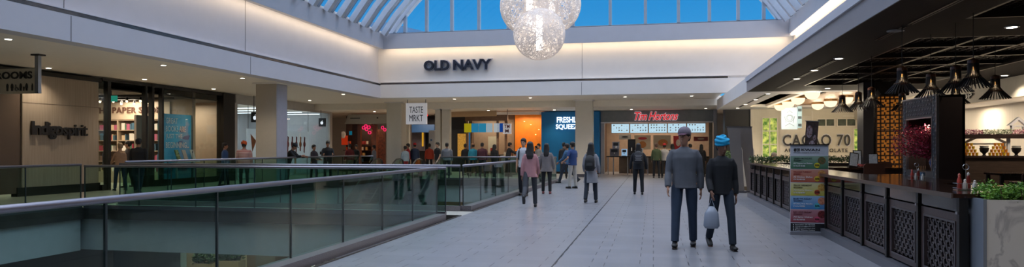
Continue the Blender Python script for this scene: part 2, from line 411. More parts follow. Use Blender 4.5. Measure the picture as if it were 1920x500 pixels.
# ---------------------------------------------------------------- pillars
pil_b = mat('beige_pillar', 'b4aa9a', .4, noise=.03); pil_w = mat('pale_pillar', 'd3cdc0', .4, noise=.03)
def pillar(x0, x1, y0, y1, z1, m, ms=None):
    o = thing('wall_pillar', None, None, ((x0+x1)/2, (y0+y1)/2, 0), kind='structure')
    MB().box(x0, x1, y0, y1, 0, z1).build('shaft', m, o)
    MB().box(x1, x1+.012, y0+.03, y1-.03, .15, z1-.06).build('side_panel', ms or m, o)
    MB().box(x0-.02, x1+.025, y0-.02, y1+.02, 0, .14).build('skirting', steel_d, o)
    MB().box(x0-.1, x1+.1, y0-.1, y1+.1, z1-.05, z1-.001).build('capital', wall_w, o)
pillar(-14.96, -14.1, 23.7, 24.5, 4, pil_b, mat('grey_pillar_side', 'a3a1a8', .4))
pillar(-3.98, -3.1, 35.5, 36.3, 4, pil_w)
pillar(-14.3, -13.45, 35.2, 36.0, 4, pil_w)
pillar(-14.05, -13.7, 37.0, 37.3, 3.66, pil_w)
pillar(-11.82, -11.52, 36.1, 36.5, 3.66, pil_w); pillar(-11.42, -11.0, 36.1, 36.5, 3.66, pil_w)
pillar(-16.0, -15.1, 2.5, 3.4, 4, pil_b)
# ================================================================ RAILINGS
gasket = mat('dark_gasket', '1c2a2c', .4)
hand_m = mat('handrail_steel', '8b8992', .36, .9, noise=.08, scale=4)
def railing(p0, p1, label, ztop_=1.07, curb=True, n=None, side=1, cw=.2):
    """glass balustrade from p0 to p1: panes in a stone curb with a steel handrail; side = which way the curb widens"""
    a = Vector((*p0, 0)); c = Vector((*p1, 0)); L = (c-a).length; d = (c-a)/L; nr = Vector((-d.y, d.x, 0))*side
    t = thing('glass_railing', label, 'railing', (*((a+c)/2).xy, 0))
    zb = .12 if curb else .0
    def qb(b, s0, s1, o0, o1, z0, z1):
        q = [a+d*s0+nr*o0, a+d*s1+nr*o0, a+d*s1+nr*o1, a+d*s0+nr*o1]
        return b.prism([(v.x, v.y, z0) for v in q], (0, 0, z1-z0))
    if curb: qb(MB(), 0, L, -.06, cw, 0, zb).build('curb', curb_m, t)
    else: qb(MB(), 0, L, -.04, .04, 0.0, .09).build('base_channel', steel_d, t)
    n = n or max(1, round(L/1.5)); st = L/n
    for i in range(n):
        qb(MB(), i*st+.012, (i+1)*st-.012, -.008, .008, zb, ztop_-.03).build('pane', G_rail, t)
    for i in range(n+1):
        s0 = min(max(i*st-.011, 0), L-.022); qb(MB(), s0, s0+.022, -.011, .011, zb, ztop_-.03).build('joint_strip', gasket, t)
    b = MB(); P = [a+Vector((0, 0, ztop_)), c+Vector((0, 0, ztop_))]
    b.loft(P, [(.032, .026)]*2, 10, ref=(0, 0, 1)); b.build('handrail', hand_m, t, smooth=True)
    return t
railing((-4.45, -4), (-4.45, 13.72), 'near glass railing with steel handrail running beside the tiled walkway', 1.07, n=12, side=-1, cw=.2)
railing((-13.98, -4), (-13.98, 14.5), 'glass railing in front of the bookstore on the far left of the near opening', 1.08, curb=False, n=12)
railing((-13.9, 14.52), (-4.5, 14.52), 'glass railing across the far end of the near opening, before the narrow bridge', 1.05, curb=False, n=6)
railing((-4.45, 15.72), (-4.3, 30.6), 'glass railing beside the walkway further on, behind the near opening', 1.07, n=9, side=-1, cw=.2)
railing((-13.9, 15.66), (-4.5, 15.66), 'glass railing on the far side of the narrow bridge, facing the second opening', 1.07, curb=True, n=6, cw=.1)
railing((-14.02, 16), (-14.02, 30.9), 'glass railing the dark-jacketed men lean on, left side of the second opening', 1.12, curb=False, n=9)
railing((-13.95, 31.04), (-13.3, 31.04), 'short glass railing return beside the left escalator at the far landing', 1.1, curb=False, n=1)
railing((-9.9, 31.04), (-4.35, 31.04), 'far glass railing at the food court end of the second opening', 1.07, curb=False, n=4)
# escalators
def escalator(x, label):
    t = thing('escalator', label, 'escalator', (x, 31, 0))
    rise = math.tan(R(30)); bot = 31-4.95/rise
    for s in (-.55, .55):
        b = MB(); b.prism([(x+s-.06, 31.9, -.3), (x+s-.06, 31.9, .25), (x+s-.06, 31.0, .25), (x+s-.06, bot, -4.7), (x+s-.06, bot, -5.0), (x+s-.06, bot+.6, -5.0), (x+s-.06, 31, -.5)], (.12, 0, 0))
        b.build('side_skirt', steel_d, t)
        b = MB(); b.prism([(x+s-.008, 32.0, .25), (x+s-.008, 32.0, .93), (x+s-.008, 31.2, .93), (x+s-.008, bot, -4.05), (x+s-.008, bot, -4.7), (x+s-.008, 31.0, .25)], (.016, 0, 0))
        b.build('balustrade_glass', G_rail, t)
        b = MB(); P = [(x+s, 31.6, .27), (x+s, 32.02, .32), (x+s, 32.17, .6), (x+s, 32.02, .9), (x+s, 31.7, .97), (x+s, 31.2, .95), (x+s, 30.8, .78), (x+s, bot, -4.05)]
        b.loft(P, [(.045, .03)]*len(P), 8); b.build('handrail', mat('black_rubber', '111113', .35), t, smooth=True)
    b = MB()
    for i in range(24):
        y = 31-i*.36; z = -.02-i*.36*rise
        b.box(x-.48, x+.48, y-.36, y, z-.36*rise-.02, z-.36*rise)
        b.box(x-.48, x+.48, y-.02, y, z-.36*rise, z)
    b.box(x-.48, x+.48, 31, 31.9, -.02, .01)
    b.build('steps', mat('step_grey', '5b5d60', .4, .7), t)
escalator(-12.72, 'left escalator with black handrails, dropping from the far landing')
escalator(-10.6, 'right escalator with black handrails, below the square hanging sign')

# ================================================================ LAMPS
dl_lens = emis('downlight_lens', 'fff0d8', 12)
def downlight(x, y, z, label, group, power=35, col=(1, .86, .68), r=.07):
    o = thing('recessed_downlight', label, 'ceiling light', (x, y, z), group=group)
    MB().lathe([(r+.035, -.012), (r+.035, 0), (r, 0), (r, -.012)], (x, y, z-.0), 18).build('trim_ring', white_m, o)
    MB().cyl(x, y, z-.016, z-.0125, r, 18).build('lens', dl_lens, o)
    l = bpy.data.lights.new('lamp', 'SPOT'); l.energy = power*2.4; l.color = col; l.spot_size = R(125); l.spot_blend = .8; l.shadow_soft_size = .08
    lo = bpy.data.objects.new('lamp', l); COL.objects.link(lo); lo.parent = o; lo.location = (0, 0, -.03)
    return o
GL = 'small round recessed downlight glowing in the beige ceiling above the left gallery'
for x, y in ((-14.5, 13.0), (-14.5, 18.07), (-18.12, 21.6), (-18.5, 17.95), (-14.4, 21.97), (-18.2, 25.7), (-17.7, 33.0), (-14.1, 29.45), (-18.4, 13.5), (-16.3, 27.6)):
    downlight(x, y, 4, GL, 'downlights in the left gallery ceiling', 75)
for x, y in ((-9.93, 33.5), (-6.0, 33.5), (-1.35, 33.76), (1.8, 33.8)):
    downlight(x, y, 4, 'round recessed downlight in the ceiling strip just behind the far bulkhead', 'downlights behind the far bulkhead', 120)
for x, y in ((-16.2, 38), (-13.2, 38.3), (-9.3, 38.2), (-5.5, 38.4), (-1.2, 38.8), (2.8, 38.6)):
    downlight(x, y, 3.66, 'round recessed downlight in the low ceiling before the far shopfronts', 'downlights before the far shopfronts', 90)
for y in (33.93, 31.1, 28.1, 25.15):
    downlight(3.92, y, 3.4, 'round downlight in the slotted white soffit beyond the dark slab', 'downlights in the white slot', 70)
for y in (19.9, 17.81, 15.58):
    downlight(3.85, y, 3.4, 'bright round downlight in the dark soffit over the dining counter edge', 'downlights in the dark soffit edge', 34)
downlight(5.43, 23.3, 3.4, 'downlight in the dark soffit just beyond the carved recess', None, 30)
downlight(5.46, 25.0-.4, 3.4, 'downlight at the start of the white soffit behind the carved recess', None, 30)
downlight(5.51, 12.08, 3.4, 'downlight in the dark band between the two carved recesses', None, 26)
downlight(9.0, 20.1, 3.4, 'downlight in the soffit strip before the pale shop fascia', None, 90)
for y in (5.2, 2.6):  # unseen downlights added to brighten the planter front
    downlight(3.85, y, 3.4, 'added downlight of the dark soffit edge nearer than the marble planter, out of frame', 'added downlights in the near soffit edge', 60)
sp = thing('ceiling_speaker', 'pale round speaker grille in the dark soffit, unlit', 'speaker', (3.84, 12.08, 3.4))
MB().cyl(3.84, 12.08, 3.385, 3.4, .13, 24).build('bezel', mat('pale_bezel', 'a9a7a4', .5), sp); MB().cyl(3.84, 12.08, 3.38, 3.385, .105, 24).build('grille', mat('grille', '8b8987', .6, bump=.4, scale=90), sp)

# random-wire globe chandelier
def wire_globe(cx, cy, cz, r, label, seed, ztop__):
    rnd = random.Random(seed)
    o = thing('wire_globe_pendant', label, 'pendant lamp', (cx, cy, cz-r), group=None)
    b = MB()
    for i in range(230):
        n = Vector((rnd.gauss(0, 1), rnd.gauss(0, 1), rnd.gauss(0, 1))).normalized()
        a = n.orthogonal().normalized(); c = n.cross(a); off = rnd.uniform(-.55, .55)*r; rr = math.sqrt(r*r-off*off)
        m = 22; w = .0048; t0 = rnd.uniform(0, 6.28)
        ctr = Vector((cx, cy, cz))+n*off
        for j in range(m):
            t = t0+2*pi*j/m; t2 = t0+2*pi*(j+1)/m
            d1 = a*cos(t)+c*sin(t); d2 = a*cos(t2)+c*sin(t2)
            p1 = ctr+d1*rr; p2 = ctr+d2*rr
            b.add([p1+n*w, p2+n*w, p2-n*w, p1-n*w, p1+d1*w, p2+d2*w], [(0, 1, 5, 4), (4, 5, 2, 3), (0, 3, 2, 1)])
    b.build('wire_shell', mat('white_resin_wire', 'f2ece6', .5, emit=.1, ecol='ffe6d4'), o)
    MB().cyl(cx, cy, cz-r*.62, cz+r*.75, .1, 18).build('light_tube', emis('tube_white', 'fff6ee', 6), o)
    MB().cyl(cx, cy, cz+r*.75, ztop__, .012, 8).build('cord', mat('white_cord', 'd8d8d8', .5), o)
    l = bpy.data.lights.new('lamp', 'POINT'); l.energy = 14; l.color = (1, .9, .8); l.shadow_soft_size = .15
    lo = bpy.data.objects.new('lamp', l); COL.objects.link(lo); lo.parent = o; lo.location = (0, 0, r)
wire_globe(-4.0, 22.1, 6.15, .96, 'upper left wire-mesh globe of the hanging cluster', 1, 12.2)
wire_globe(-3.35, 22.9, 6.35, .97, 'upper right wire-mesh globe of the hanging cluster', 2, 12.2)
wire_globe(-3.58, 21.6, 5.14, .83, 'lowest wire-mesh globe of the hanging cluster', 3, 12.2)

# slatted black cone pendants
PEND = None
def make_pendant(x, y, label):
    o = thing('slatted_pendant_lamp', label, 'pendant lamp', (x, y, 2.35))
    b = LB(); b.lathe([(.035, .56), (.075, .52), (.08, .33), (.07, .3), (.07, .29)], (0, 0, 0), 16); 
    n = 30
    # open slatted cylinder and skirt made of flat fins
    b = LB()
    for k in range(n):
        t = 2*pi*k/n; c, s = cos(t), sin(t)
        def P(r, z_): return Vector((r*c, r*s, z_))
        tg = Vector((-s, c, 0))*.005
        prof = [(.07, .36), (.075, .2), (.11, .145), (.19, .055), (.245, 0)]
        for (r0, z0), (r1, z1) in zip(prof, prof[1:]):
            q = [P(r0, z0), P(r1, z1), P(r1-.02, z1), P(r0-.02, z0)]
            b.add([v-tg for v in q]+[v+tg for v in q], [(0, 1, 2, 3), (7, 6, 5, 4), (0, 4, 5, 1), (1, 5, 6, 2), (2, 6, 7, 3), (3, 7, 4, 0)])
    b.build('slats', mat('black_stained_slats', '1d1310', .5, noise=.15), o)
    b = LB(); b.lathe([(.015, .415), (.07, .385), (.074, .345), (.06, .34)], (0, 0, 0), 16)
    b.lathe([(.115, .145), (.115, .13), (.09, .13), (.09, .145)], (0, 0, 0), 20)
    b.build('crown', mat('smoked_amber_shade', '5a2f14', .3), o)
    b = LB(); b.cyl(0, 0, .41, 1.27, .006, 6); b.build('cord', dark, o)
    b = LB(); b.ball((0, 0, .27), (.018, .018, .028), 12, 8); b.build('bulb', emis('amber_bulb', 'ffb860', 7), o, smooth=True)
    l = bpy.data.lights.new('lamp', 'POINT'); l.energy = 2.5; l.color = (1, .7, .4); l.shadow_soft_size = .05
    lo = bpy.data.objects.new('lamp', l); COL.objects.link(lo); lo.parent = o; lo.location = (0, 0, .22)
    return o
PL = [(4.4, 17.49, 'black slatted cone pendant farthest left of the row over the counter'),
      (4.51, 16.58, 'black slatted cone pendant second from the left of the row'),
      (4.42, 15.34, 'black slatted cone pendant hanging before the dark column beside the glowing lattice pillar'),
      (3.77, 11.57, 'black slatted cone pendant alone to the left of the kiosk top, hung low'),
      (5.55, 17.02, 'small far black slatted pendant seen just left of the kiosk'),
      (4.56, 12.64, 'black slatted pendant mostly hidden behind the top of the kiosk'),
      (4.51, 11.55, 'black slatted cone pendant above the right corner of the kiosk'),
      (4.42, 10.75, 'largest black slatted cone pendant, just left of the SHOP lettering'),
      (5.8, 13.28, 'rightmost black slatted cone pendant, hanging before the pale shop fascia'),
      (5.7, 14.6, 'black slatted pendant peeking over the kiosk roof')]
for i, (x, y, lb) in enumerate(PL):
    if i == 0: PEND = make_pendant(x, y, lb)
    else: copy_tree(PEND, loc=(x, y, 2.35), label=lb)
# opal bowls in the wood ceiling of the chocolate shop
DB = None
dome_pts = [(5.6, 32.6), (5.55, 30.4), (5.5, 28.2), (5.4, 25.3), (7.1, 32.2), (7.15, 30.2), (7.2, 28.1), (7.3, 26.2)]
for i, (x, y) in enumerate(dome_pts):
    if DB is None:
        DB = thing('opal_bowl_light', 'glowing cream half-globe lamp on the wooden ceiling before the chocolate shop', 'ceiling light', (x, y, 3.5), group='half-globe lamps before the chocolate shop')
        b = LB(); b.lathe([(.255, -.08), (.25, -.14), (.22, -.22), (.15, -.29), (.05, -.325), (.005, -.33)], n=24); b.build('bowl', emis('opal_glow', 'ffe4bd', 1.5), DB, smooth=True)
        b = LB(); b.cyl(0, 0, -.08, 0, .26, 24); b.build('rim', mat('brass_rim', '9a7a50', .3, .8), DB)
        l = bpy.data.lights.new('lamp', 'POINT'); l.energy = 42; l.color = (1, .85, .62); l.shadow_soft_size = .2
        lo = bpy.data.objects.new('lamp', l); COL.objects.link(lo); lo.parent = DB; lo.location = (0, 0, -.42)
    else: copy_tree(DB, loc=(x, y, 3.5))

# ================================================================ SIGNS IN THE HALL
navy = mat('navy_letters', '1c2233', .4)
o = thing('store_lettering', 'dark navy capital letters OLD NAVY with pale outline on the far white bulkhead', 'sign', (-9.4, 32.18, 5.3))
text(MB(), 'OLD', (-11.18, 32.38, 5.29), (1, 0, 0), (0, 0, 1), 1.4, .56, .08, .09).build('backing', mat('pale_outline', 'b9bccb', .4), o); text(MB(), 'NAVY', (-9.67, 32.38, 5.29), (1, 0, 0), (0, 0, 1), 2.02, .56, .08, .09).build('backing', mat('pale_outline'), o)
text(MB(), 'OLD', (-11.13, 32.3, 5.325), (1, 0, 0), (0, 0, 1), 1.3, .49, .1, .03).build('lettering', navy, o); text(MB(), 'NAVY', (-9.62, 32.3, 5.325), (1, 0, 0), (0, 0, 1), 1.92, .49, .1, .03).build('lettering', navy, o)
# square hanging sign
def hanging_square(cx, y, z0, w, h, l1, l2, label, fac='e8e8ee'):
    o = thing('hanging_sign', label, 'sign', (cx, y, z0))
    MB().box(cx-w/2, cx+w/2, y-.06, y+.06, z0, z0+h).build('box', mat('lit_sign_white', fac, .4, emit=.22, ecol=fac), o)
    b = MB(); ink = mat('sign_ink', '22242e', .5)
    text(b, l1, (cx-w*.33, y-.062, z0+h*.53), (1, 0, 0), (0, 0, 1), w*.66, h*.3, .01, 0)
    text(b, l2, (cx-w*.33, y-.062, z0+h*.14), (1, 0, 0), (0, 0, 1), w*.66, h*.3, .01, 0); b.build('letters', ink, o)
    b = MB(); b.box(cx-w/2+.05, cx-w/2+.08, y-.015, y+.015, z0+h, 4).box(cx+w/2-.08, cx+w/2-.05, y-.015, y+.015, z0+h, 4); b.build('hanger', steel_d, o)
    return o
hanging_square(-12.0, 33.6, 2.72, 1.12, 1.1, 'TASTE', 'MRKT', 'square white hanging sign reading TASTE MRKT')
o = thing('hanging_sign', 'narrow white hanging sign with red letters before the orange wall', 'sign', (-8.0, 37.4, 2.35))
MB().box(-8.25, -7.78, 37.35, 37.45, 2.28, 2.86).build('box', mat('lit_sign_white'), o)
b = MB(); text(b, 'TM', (-8.17, 37.345, 2.6), (1, 0, 0), (0, 0, 1), .3, .2, .01, .02); text(b, 'M', (-8.12, 37.345, 2.36), (1, 0, 0), (0, 0, 1), .2, .18, .01, .02); b.build('letters', mat('dark_red', '7a1f22', .5), o)
MB().box(-8.03, -8.0, 37.39, 37.42, 2.86, 3.66).build('hanger', steel_d, o)
# washroom sign
o = thing('washroom_sign', 'beige hanging washrooms sign with pictograms on a steel post', 'sign', (-17.4, 15.3, 2.96))
MB().box(-18.9, -16.12, 15.27, 15.33, 2.96, 3.63).build('panel', mat('beige_sign_panel', 'a9a291', .5), o)
b = MB(); text(b, 'WASHROOMS', (-18.45, 15.265, 3.35), (1, 0, 0), (0, 0, 1), 2.2, .2, .01, .028); b.build('letters', dark, o)
def man(x, z, h, sk=False):
    y = 15.255; b = MB()
    b.prism([(x+.1*h*cos(2*pi*k/10), y, z+h-.02+.1*h*sin(2*pi*k/10)) for k in range(10)], (0, .012, 0))
    w = .16*h
    b.prism([(x-w, y, z+h*.84), (x+w, y, z+h*.84), (x+w*(1.3 if sk else 1), y, z+h*.38), (x-w*(1.3 if sk else 1), y, z+h*.38)], (0, .012, 0))
    b.box(x-w*.8, x-w*.15, y, y+.012, z, z+h*.38); b.box(x+w*.15, x+w*.8, y, y+.012, z, z+h*.38); b.build('pictogram', dark, o)
man(-17.05, 3.03, .2); man(-16.9, 3.03, .2, True); man(-16.62, 3.03, .2); man(-16.52, 3.03, .12); man(-16.43, 3.03, .2, True)
b = MB(); b.box(-16.27, -16.23, 15.255, 15.267, 3.03, 3.18).box(-16.26, -16.24, 15.255, 15.267, 3.18, 3.22); b.build('pictogram', dark, o); b = MB()
P = [(-16.75+.045*cos(t*.7), 15.26, 3.075+.045*sin(t*.7)) for t in range(-1, 8)]; b.tube(P, .008, 6); b.tube([(-16.78, 15.26, 3.2), (-16.77, 15.26, 3.12), (-16.72, 15.26, 3.11), (-16.69, 15.26, 3.06)], .011, 6)
b.build('pictogram', dark, o)
MB().box(-16.17, -16.06, 15.26, 15.36, 2.96, 4.0).build('post', mat('steel_post', '8d939b', .3, .8), o)
MB().box(-16.24, -15.98, 15.2, 15.42, 3.96, 4.0).build('ceiling_plate', dark, o)
# ================================================================ DINING COUNTER (right)
cw_m = mat('dark_walnut', '3a2b27', .35, col2='2c201e', scale=4, stretch=(1, 1, 9))
frame_m = mat('walnut_frame', '4b3c39', .35, col2='3e312f', scale=4, stretch=(1, 9, 1))
fret_m = mat('fretwork_bronze', '5b5353', .35, .4, noise=.15)
acr = mat('smoked_acrylic', '1c1413', .08, spec=.8)
CX = 2.84; CY0 = 7.33; PW = 1.045; NP = 14
def make_panel(y, label):
    o = thing('counter_cabinet', label, 'cabinet', (CX, y, 0))
    L = LB; w = PW
    b = L(); b.box(.17, .6, 0, w, 0, 1.015); b.build('body', cw_m, o)
    b = L(); b.box(-.02, .17, 0, w, 0, .12); b.build('kick_plate', mat('grey_kick', '6f7076', .35, .5), o)
    b = L(); b.box(.12, .17, .03, w-.03, .14, .86); b.build('backboard', mat('panel_black', '17100f', .5), o)
    b = L(); b.box(.07, .13, .04, w-.04, .76, .86).box(.07, .13, .04, w-.04, .14, .22).box(.07, .13, .04, .14, .22, .76).box(.07, .13, w-.14, w-.04, .22, .76); b.build('frame', frame_m, o)
    b = L(); b.box(.06, .13, .12, .14, .2, .78).box(.06, .13, w-.14, w-.12, .2, .78).box(.06, .13, .12, w-.12, .76, .78).box(.06, .13, .12, w-.12, .2, .22); b.build('moulding', fret_m, o)
    b = L(); nx, nz = 11, 9; dx = (w-.3)/nx; dz = .54/nz
    for i in range(nx):
        for j in range(nz):
            cy = .15+(i+.5)*dx; cz = .22+(j+.5)*dz; s = 1 if (i+j) % 2 else -1
            ln = dz*.62; th = .009
            q = [(-s*ln*.5-th, -ln), (-s*ln*.5+th, -ln), (s*ln*.5+th, ln*.4), (s*ln*.5+th, ln), (s*ln*.5-th, ln), (s*ln*.5-th, ln*.4)]
            b.prism([(.09, cy+a, cz+c) for a, c in q], (.03, 0, 0))
            b.box(.088, .12, cy-dx*.5, cy+dx*.5, cz-.006, cz+.006) if (i % 2 == j % 2) else b.box(.09, .12, cy-.006, cy+.006, cz-dz*.5, cz+dz*.5)
    b.build('fretwork', fret_m, o)
    b = L(); b.box(.06, .075, .035, w-.035, .88, 1.015); b.build('acrylic_strip', acr, o)
    b = L(); b.box(.04, .12, -.03, .03, .1, 1.02); b.build('post', dark, o)
    b = L(); b.box(.025, .045, -.02, .02, .86, .885); b.build('bolt', chrome, o)
    return o
CP = None
for i in range(NP):
    y = CY0+i*PW
    lb = 'walnut counter unit with carved panel, ' + ['first after the marble planter', 'second from the marble planter', 'third from the marble planter', 'fourth from the marble planter', 'fifth from the marble planter, right beside the menu standee', 'behind the right edge of the menu standee', 'hidden in part behind the menu standee', 'just left of the menu standee', 'seventh from the far end, left of the standee', 'sixth from the far end', 'fifth from the far end', 'third from the far end', 'second from the far end', 'at the far end by the grey banners'][i]
    if CP is None: CP = make_panel(y, lb)
    else: copy_tree(CP, loc=(CX, y, 0), label=lb)
o = thing('counter_worktop', 'long polished dark wood counter top above the carved panels', 'counter', (3.1, 14.6, 1.02))
MB().box(CX-.02, 3.5, CY0-.05, CY0+NP*PW, 1.02, 1.06).build('board', mat('polished_dark_top', '34221b', .12, col2='291a15', scale=3, stretch=(6, .6, 1)), o)
MB().box(CX-.035, CX-.02, CY0-.05, CY0+NP*PW, 1.015, 1.062).build('edge_strip', mat('edge_bronze', '6b5d55', .3, .6), o)
# marble planter at the near end
def marble():
    m = bpy.data.materials.new('marble'); m.use_nodes = True; n = m.node_tree; b = n.nodes['Principled BSDF']
    t = n.nodes.new('ShaderNodeTexCoord'); nz = n.nodes.new('ShaderNodeTexNoise'); nz.inputs['Scale'].default_value = 1.6; nz.inputs['Detail'].default_value = 9; nz.inputs['Distortion'].default_value = 1.4
    n.links.new(t.outputs['Object'], nz.inputs['Vector']); cr = n.nodes.new('ShaderNodeValToRGB'); e = cr.color_ramp.elements
    e[0].position = .46; e[0].color = (*lin('c9c7c2'), 1); e[1].position = .53; e[1].color = (*lin('c9c7c2'), 1)
    q = e.new(.495); q.color = (*lin('a3a1a0'), 1); n.links.new(nz.outputs[0], cr.inputs[0]); n.links.new(cr.outputs[0], b.inputs['Base Color']); b.inputs['Roughness'].default_value = .3
    return m
o = thing('marble_planter', 'white marble planter box with grey steel end beside the counter', 'planter', (4.0, 7.2, 0))
b = MB(); b.box(3.02, 5.2, 7.08, 7.1, 0, 1.02).box(5.18, 5.2, 7.1, 7.36, 0, 1.02).box(3.02, 5.2, 7.36, 7.38, 0, 1.02); b.build('marble_facing', marble(), o)
MB().box(2.99, 3.02, 7.07, 7.38, 0, 1.025).build('steel_end', mat('planter_steel', '8e959e', .35, .4), o)
MB().box(3.02, 5.18, 7.1, 7.36, .0, .97).build('soil', mat('soil', '2d241c', .9), o)
def leaf_mat(name, c1, c2): return mat(name, c1, .5, col2=c2, scale=14)
lf = leaf_mat('boxwood_leaf', '7fae3c', '3f7028'); lf2 = leaf_mat('hedge_leaf', '4c6a2a', '2b4420'); tw = mat('twig', '4a3826', .7)
def bush(name, label, cat, x0, x1, y0, y1, z0, h, n, size, m, group=None, stems=8):
    o = thing(name, label, cat, ((x0+x1)/2, (y0+y1)/2, z0), group=group); b = MB(); s = MB()
    for i in range(stems):
        x = random.uniform(x0, x1); y = random.uniform(y0, y1); s.tube([(x, y, z0), (x+random.uniform(-.03, .03), y, z0+h*.7)], .005, 5)
    for i in range(n):
        x = random.uniform(x0, x1); y = random.uniform(y0, y1)
        top = h*(.72+.28*sin(x*19+y*7)*cos(y*23+x*5)); z = z0+top*random.uniform(0, 1)**.6
        b.leaf((x, y, z), size*random.uniform(.7, 1.2))
    b.build('foliage', m, o); s.build('stems', tw, o); return o
bush('boxwood_hedge', 'leafy green boxwood growing in the marble planter', 'plant', 3.03, 5.15, 7.08, 7.42, .98, .21, 11000, .03, lf, stems=20)
# far cross counter with hedges
for (x0, x1, lb) in ((2.95, 4.6, 'low green hedge along the far end of the counter, left of the menu standee'), (4.75, 8.2, 'low green hedge along the far end of the dining area, right of the standee')):
    o = thing('hedge_box', 'dark planter box under the ' + ('left' if x0 < 3 else 'right') + ' low hedge at the end of the dining area', 'planter', ((x0+x1)/2, 22.2, 0))
    MB().box(x0, x1, 22.05, 22.4, 0, 1.02).build('box', cw_m, o); MB().box(x0-.02, x1+.02, 22.02, 22.43, 1.02, 1.05).build('rim', dark, o)
    bush('low_hedge', lb, 'plant', x0, x1, 22.05, 22.4, 1.04, .24, int(900*(x1-x0)), .06, lf2)
# menu standee
o = thing('menu_standee', 'tall roll-up menu standee with five coloured weekday bands beside the counter', 'sign', (2.63, 12.6, 0))
SXa, SXb, SY = 2.33, 2.95, 12.6
MB().box(SXa, SXb, SY, SY+.012, .05, 1.55).build('banner', mat('banner_pale', 'c8cbd2', .5), o)
MB().box(SXa-.01, SXb+.01, SY-.02, SY+.03, 1.545, 1.565).build('top_bar', dark, o)
MB().box(SXa-.01, SXb+.01, SY-.06, SY+.08, 0, .05).build('base', chrome, o)
bands = [('GREEN MONDAY', '绿色星期一', 'All Vegetarian Dishes', '所有素菜類', '50%', '3f6f50', '86a08d', 'd8c830', '2f4038'),
         ('ORANGE TUESDAY', '橙色星期二', 'All Chicken Dishes', '所有雞類', '30%', 'b0553c', 'c8907c', 'd8b830', 'a02f28'),
         ('YELLOW WEDNESDAY', '黃色星期三', 'All Curry Dishes', '所有咖喱類', '50%', 'c2b845', 'd0c898', 'c05030', '5a5030'),
         ('BLUE THURSDAY', '藍色星期四', 'All Udon, Wok Noodles', '& Fried Rice 所有粉麵飯', '30%', '3f7fb8', '8fb0cc', '50b8c0', '28406a'),
         ('RED HOT FRIDAY', '紅色星期五', 'All Spicy Dishes', '所有辣味', '30%', '8f3440', 'b08088', 'd05070', '6a1c28')]
zt = 1.36; bh = .232
for i, (a, c, d, e, pc, c1, c0, badge, ink) in enumerate(bands):
    z0 = zt-(i+1)*bh+.012; z1 = zt-i*bh
    bm_ = bpy.data.materials.new('band_'+c1); bm_.use_nodes = True; n = bm_.node_tree; bs = n.nodes['Principled BSDF']; bs.inputs['Roughness'].default_value = .5
    t = n.nodes.new('ShaderNodeTexCoord'); sp_ = n.nodes.new('ShaderNodeSeparateXYZ'); cr_ = n.nodes.new('ShaderNodeValToRGB')
    n.links.new(t.outputs['Generated'], sp_.inputs[0]); n.links.new(sp_.outputs['Z'], cr_.inputs[0]); n.links.new(cr_.outputs[0], bs.inputs['Base Color'])
    cr_.color_ramp.elements[0].color = (*lin(c1), 1); cr_.color_ramp.elements[1].color = (*lin(c0), 1)
    band = MB().box(SXa+.005, SXb-.005, SY-.004, SY, z0, z1).build('colour_band', bm_, o)
    im = mat('ink_'+ink, ink, .5); wh = mat('print_white', 'e6e6e6', .5)
    b = MB(); text(b, a, (SXa+.05, SY-.006, z1-.055), (1, 0, 0), (0, 0, 1), .3, .026, .003, .01); text(b, c, (SXa+.05, SY-.006, z1-.092), (1, 0, 0), (0, 0, 1), .15, .024, .003); b.build('heading', im, band)
    b = MB(); text(b, d, (SXa+.05, SY-.006, z0+.075), (1, 0, 0), (0, 0, 1), .31, .03, .003, .008); text(b, e, (SXa+.05, SY-.006, z0+.035), (1, 0, 0), (0, 0, 1), .19, .026, .003); b.build('dish_text', wh, band)
    b = MB(); b.prism([(SXb-.11+.065*cos(2*pi*k/18), SY-.006, z1-.078+.065*sin(2*pi*k/18)) for k in range(18)], (0, .004, 0))
    b.build('food_picture', mat('food_%d' % i, ['7a5a3a', 'b0602c', 'b07830', 'a85838', '8a2a2a'][i], .6, col2=['3c5a2c', 'd8a860', 'd8b058', 'd89878', '3c1414'][i], scale=40), band)
    b = MB(); b.prism([(SXb-.185+.045*cos(2*pi*k/18), SY-.009, z0+.06+.045*sin(2*pi*k/18)) for k in range(18)], (0, .004, 0)); b.build('badge', mat('badge_'+badge, badge, .5), band)
    b = MB(); text(b, pc, (SXb-.222, SY-.011, z0+.043), (1, 0, 0), (0, 0, 1), .074, .034, .003, .02); b.build('percentage', mat('ink_dark', '1c1c20', .5), band)
b = MB().box(SXa+.005, SXb-.005, SY-.004, SY, .06, .195).build('footer', mat('footer_black', '19191c', .5), o)
q = MB()
for i, s in enumerate(('Reservation: 437-988-8288', 'thisiskwan@gmail.com', '@thisiskwan.on', 'Kwan Chinese Cuisine')): text(q, s, (SXa+.08, SY-.006, .165-i*.031), (1, 0, 0), (0, 0, 1), .32, .018, .003, .005)
for i in range(4): q.box(SXa+.045, SXa+.06, SY-.007, SY-.004, .166-i*.031, .18-i*.031)
q.build('contact_text', mat('print_white'), b)
q = MB(); text(q, '君筵', (SXa+.05, SY-.003, 1.44), (1, 0, 0), (0, 0, 1), .11, .055, .003, .02); text(q, 'KWAN', (SXa+.18, SY-.003, 1.445), (1, 0, 0), (0, 0, 1), .3, .042, .003, .02)
text(q, 'DIM SUM CUISINE BY KWAN', (SXa+.05, SY-.003, 1.41), (1, 0, 0), (0, 0, 1), .42, .013, .003, .0); q.build('masthead', mat('ink_dark'), o)
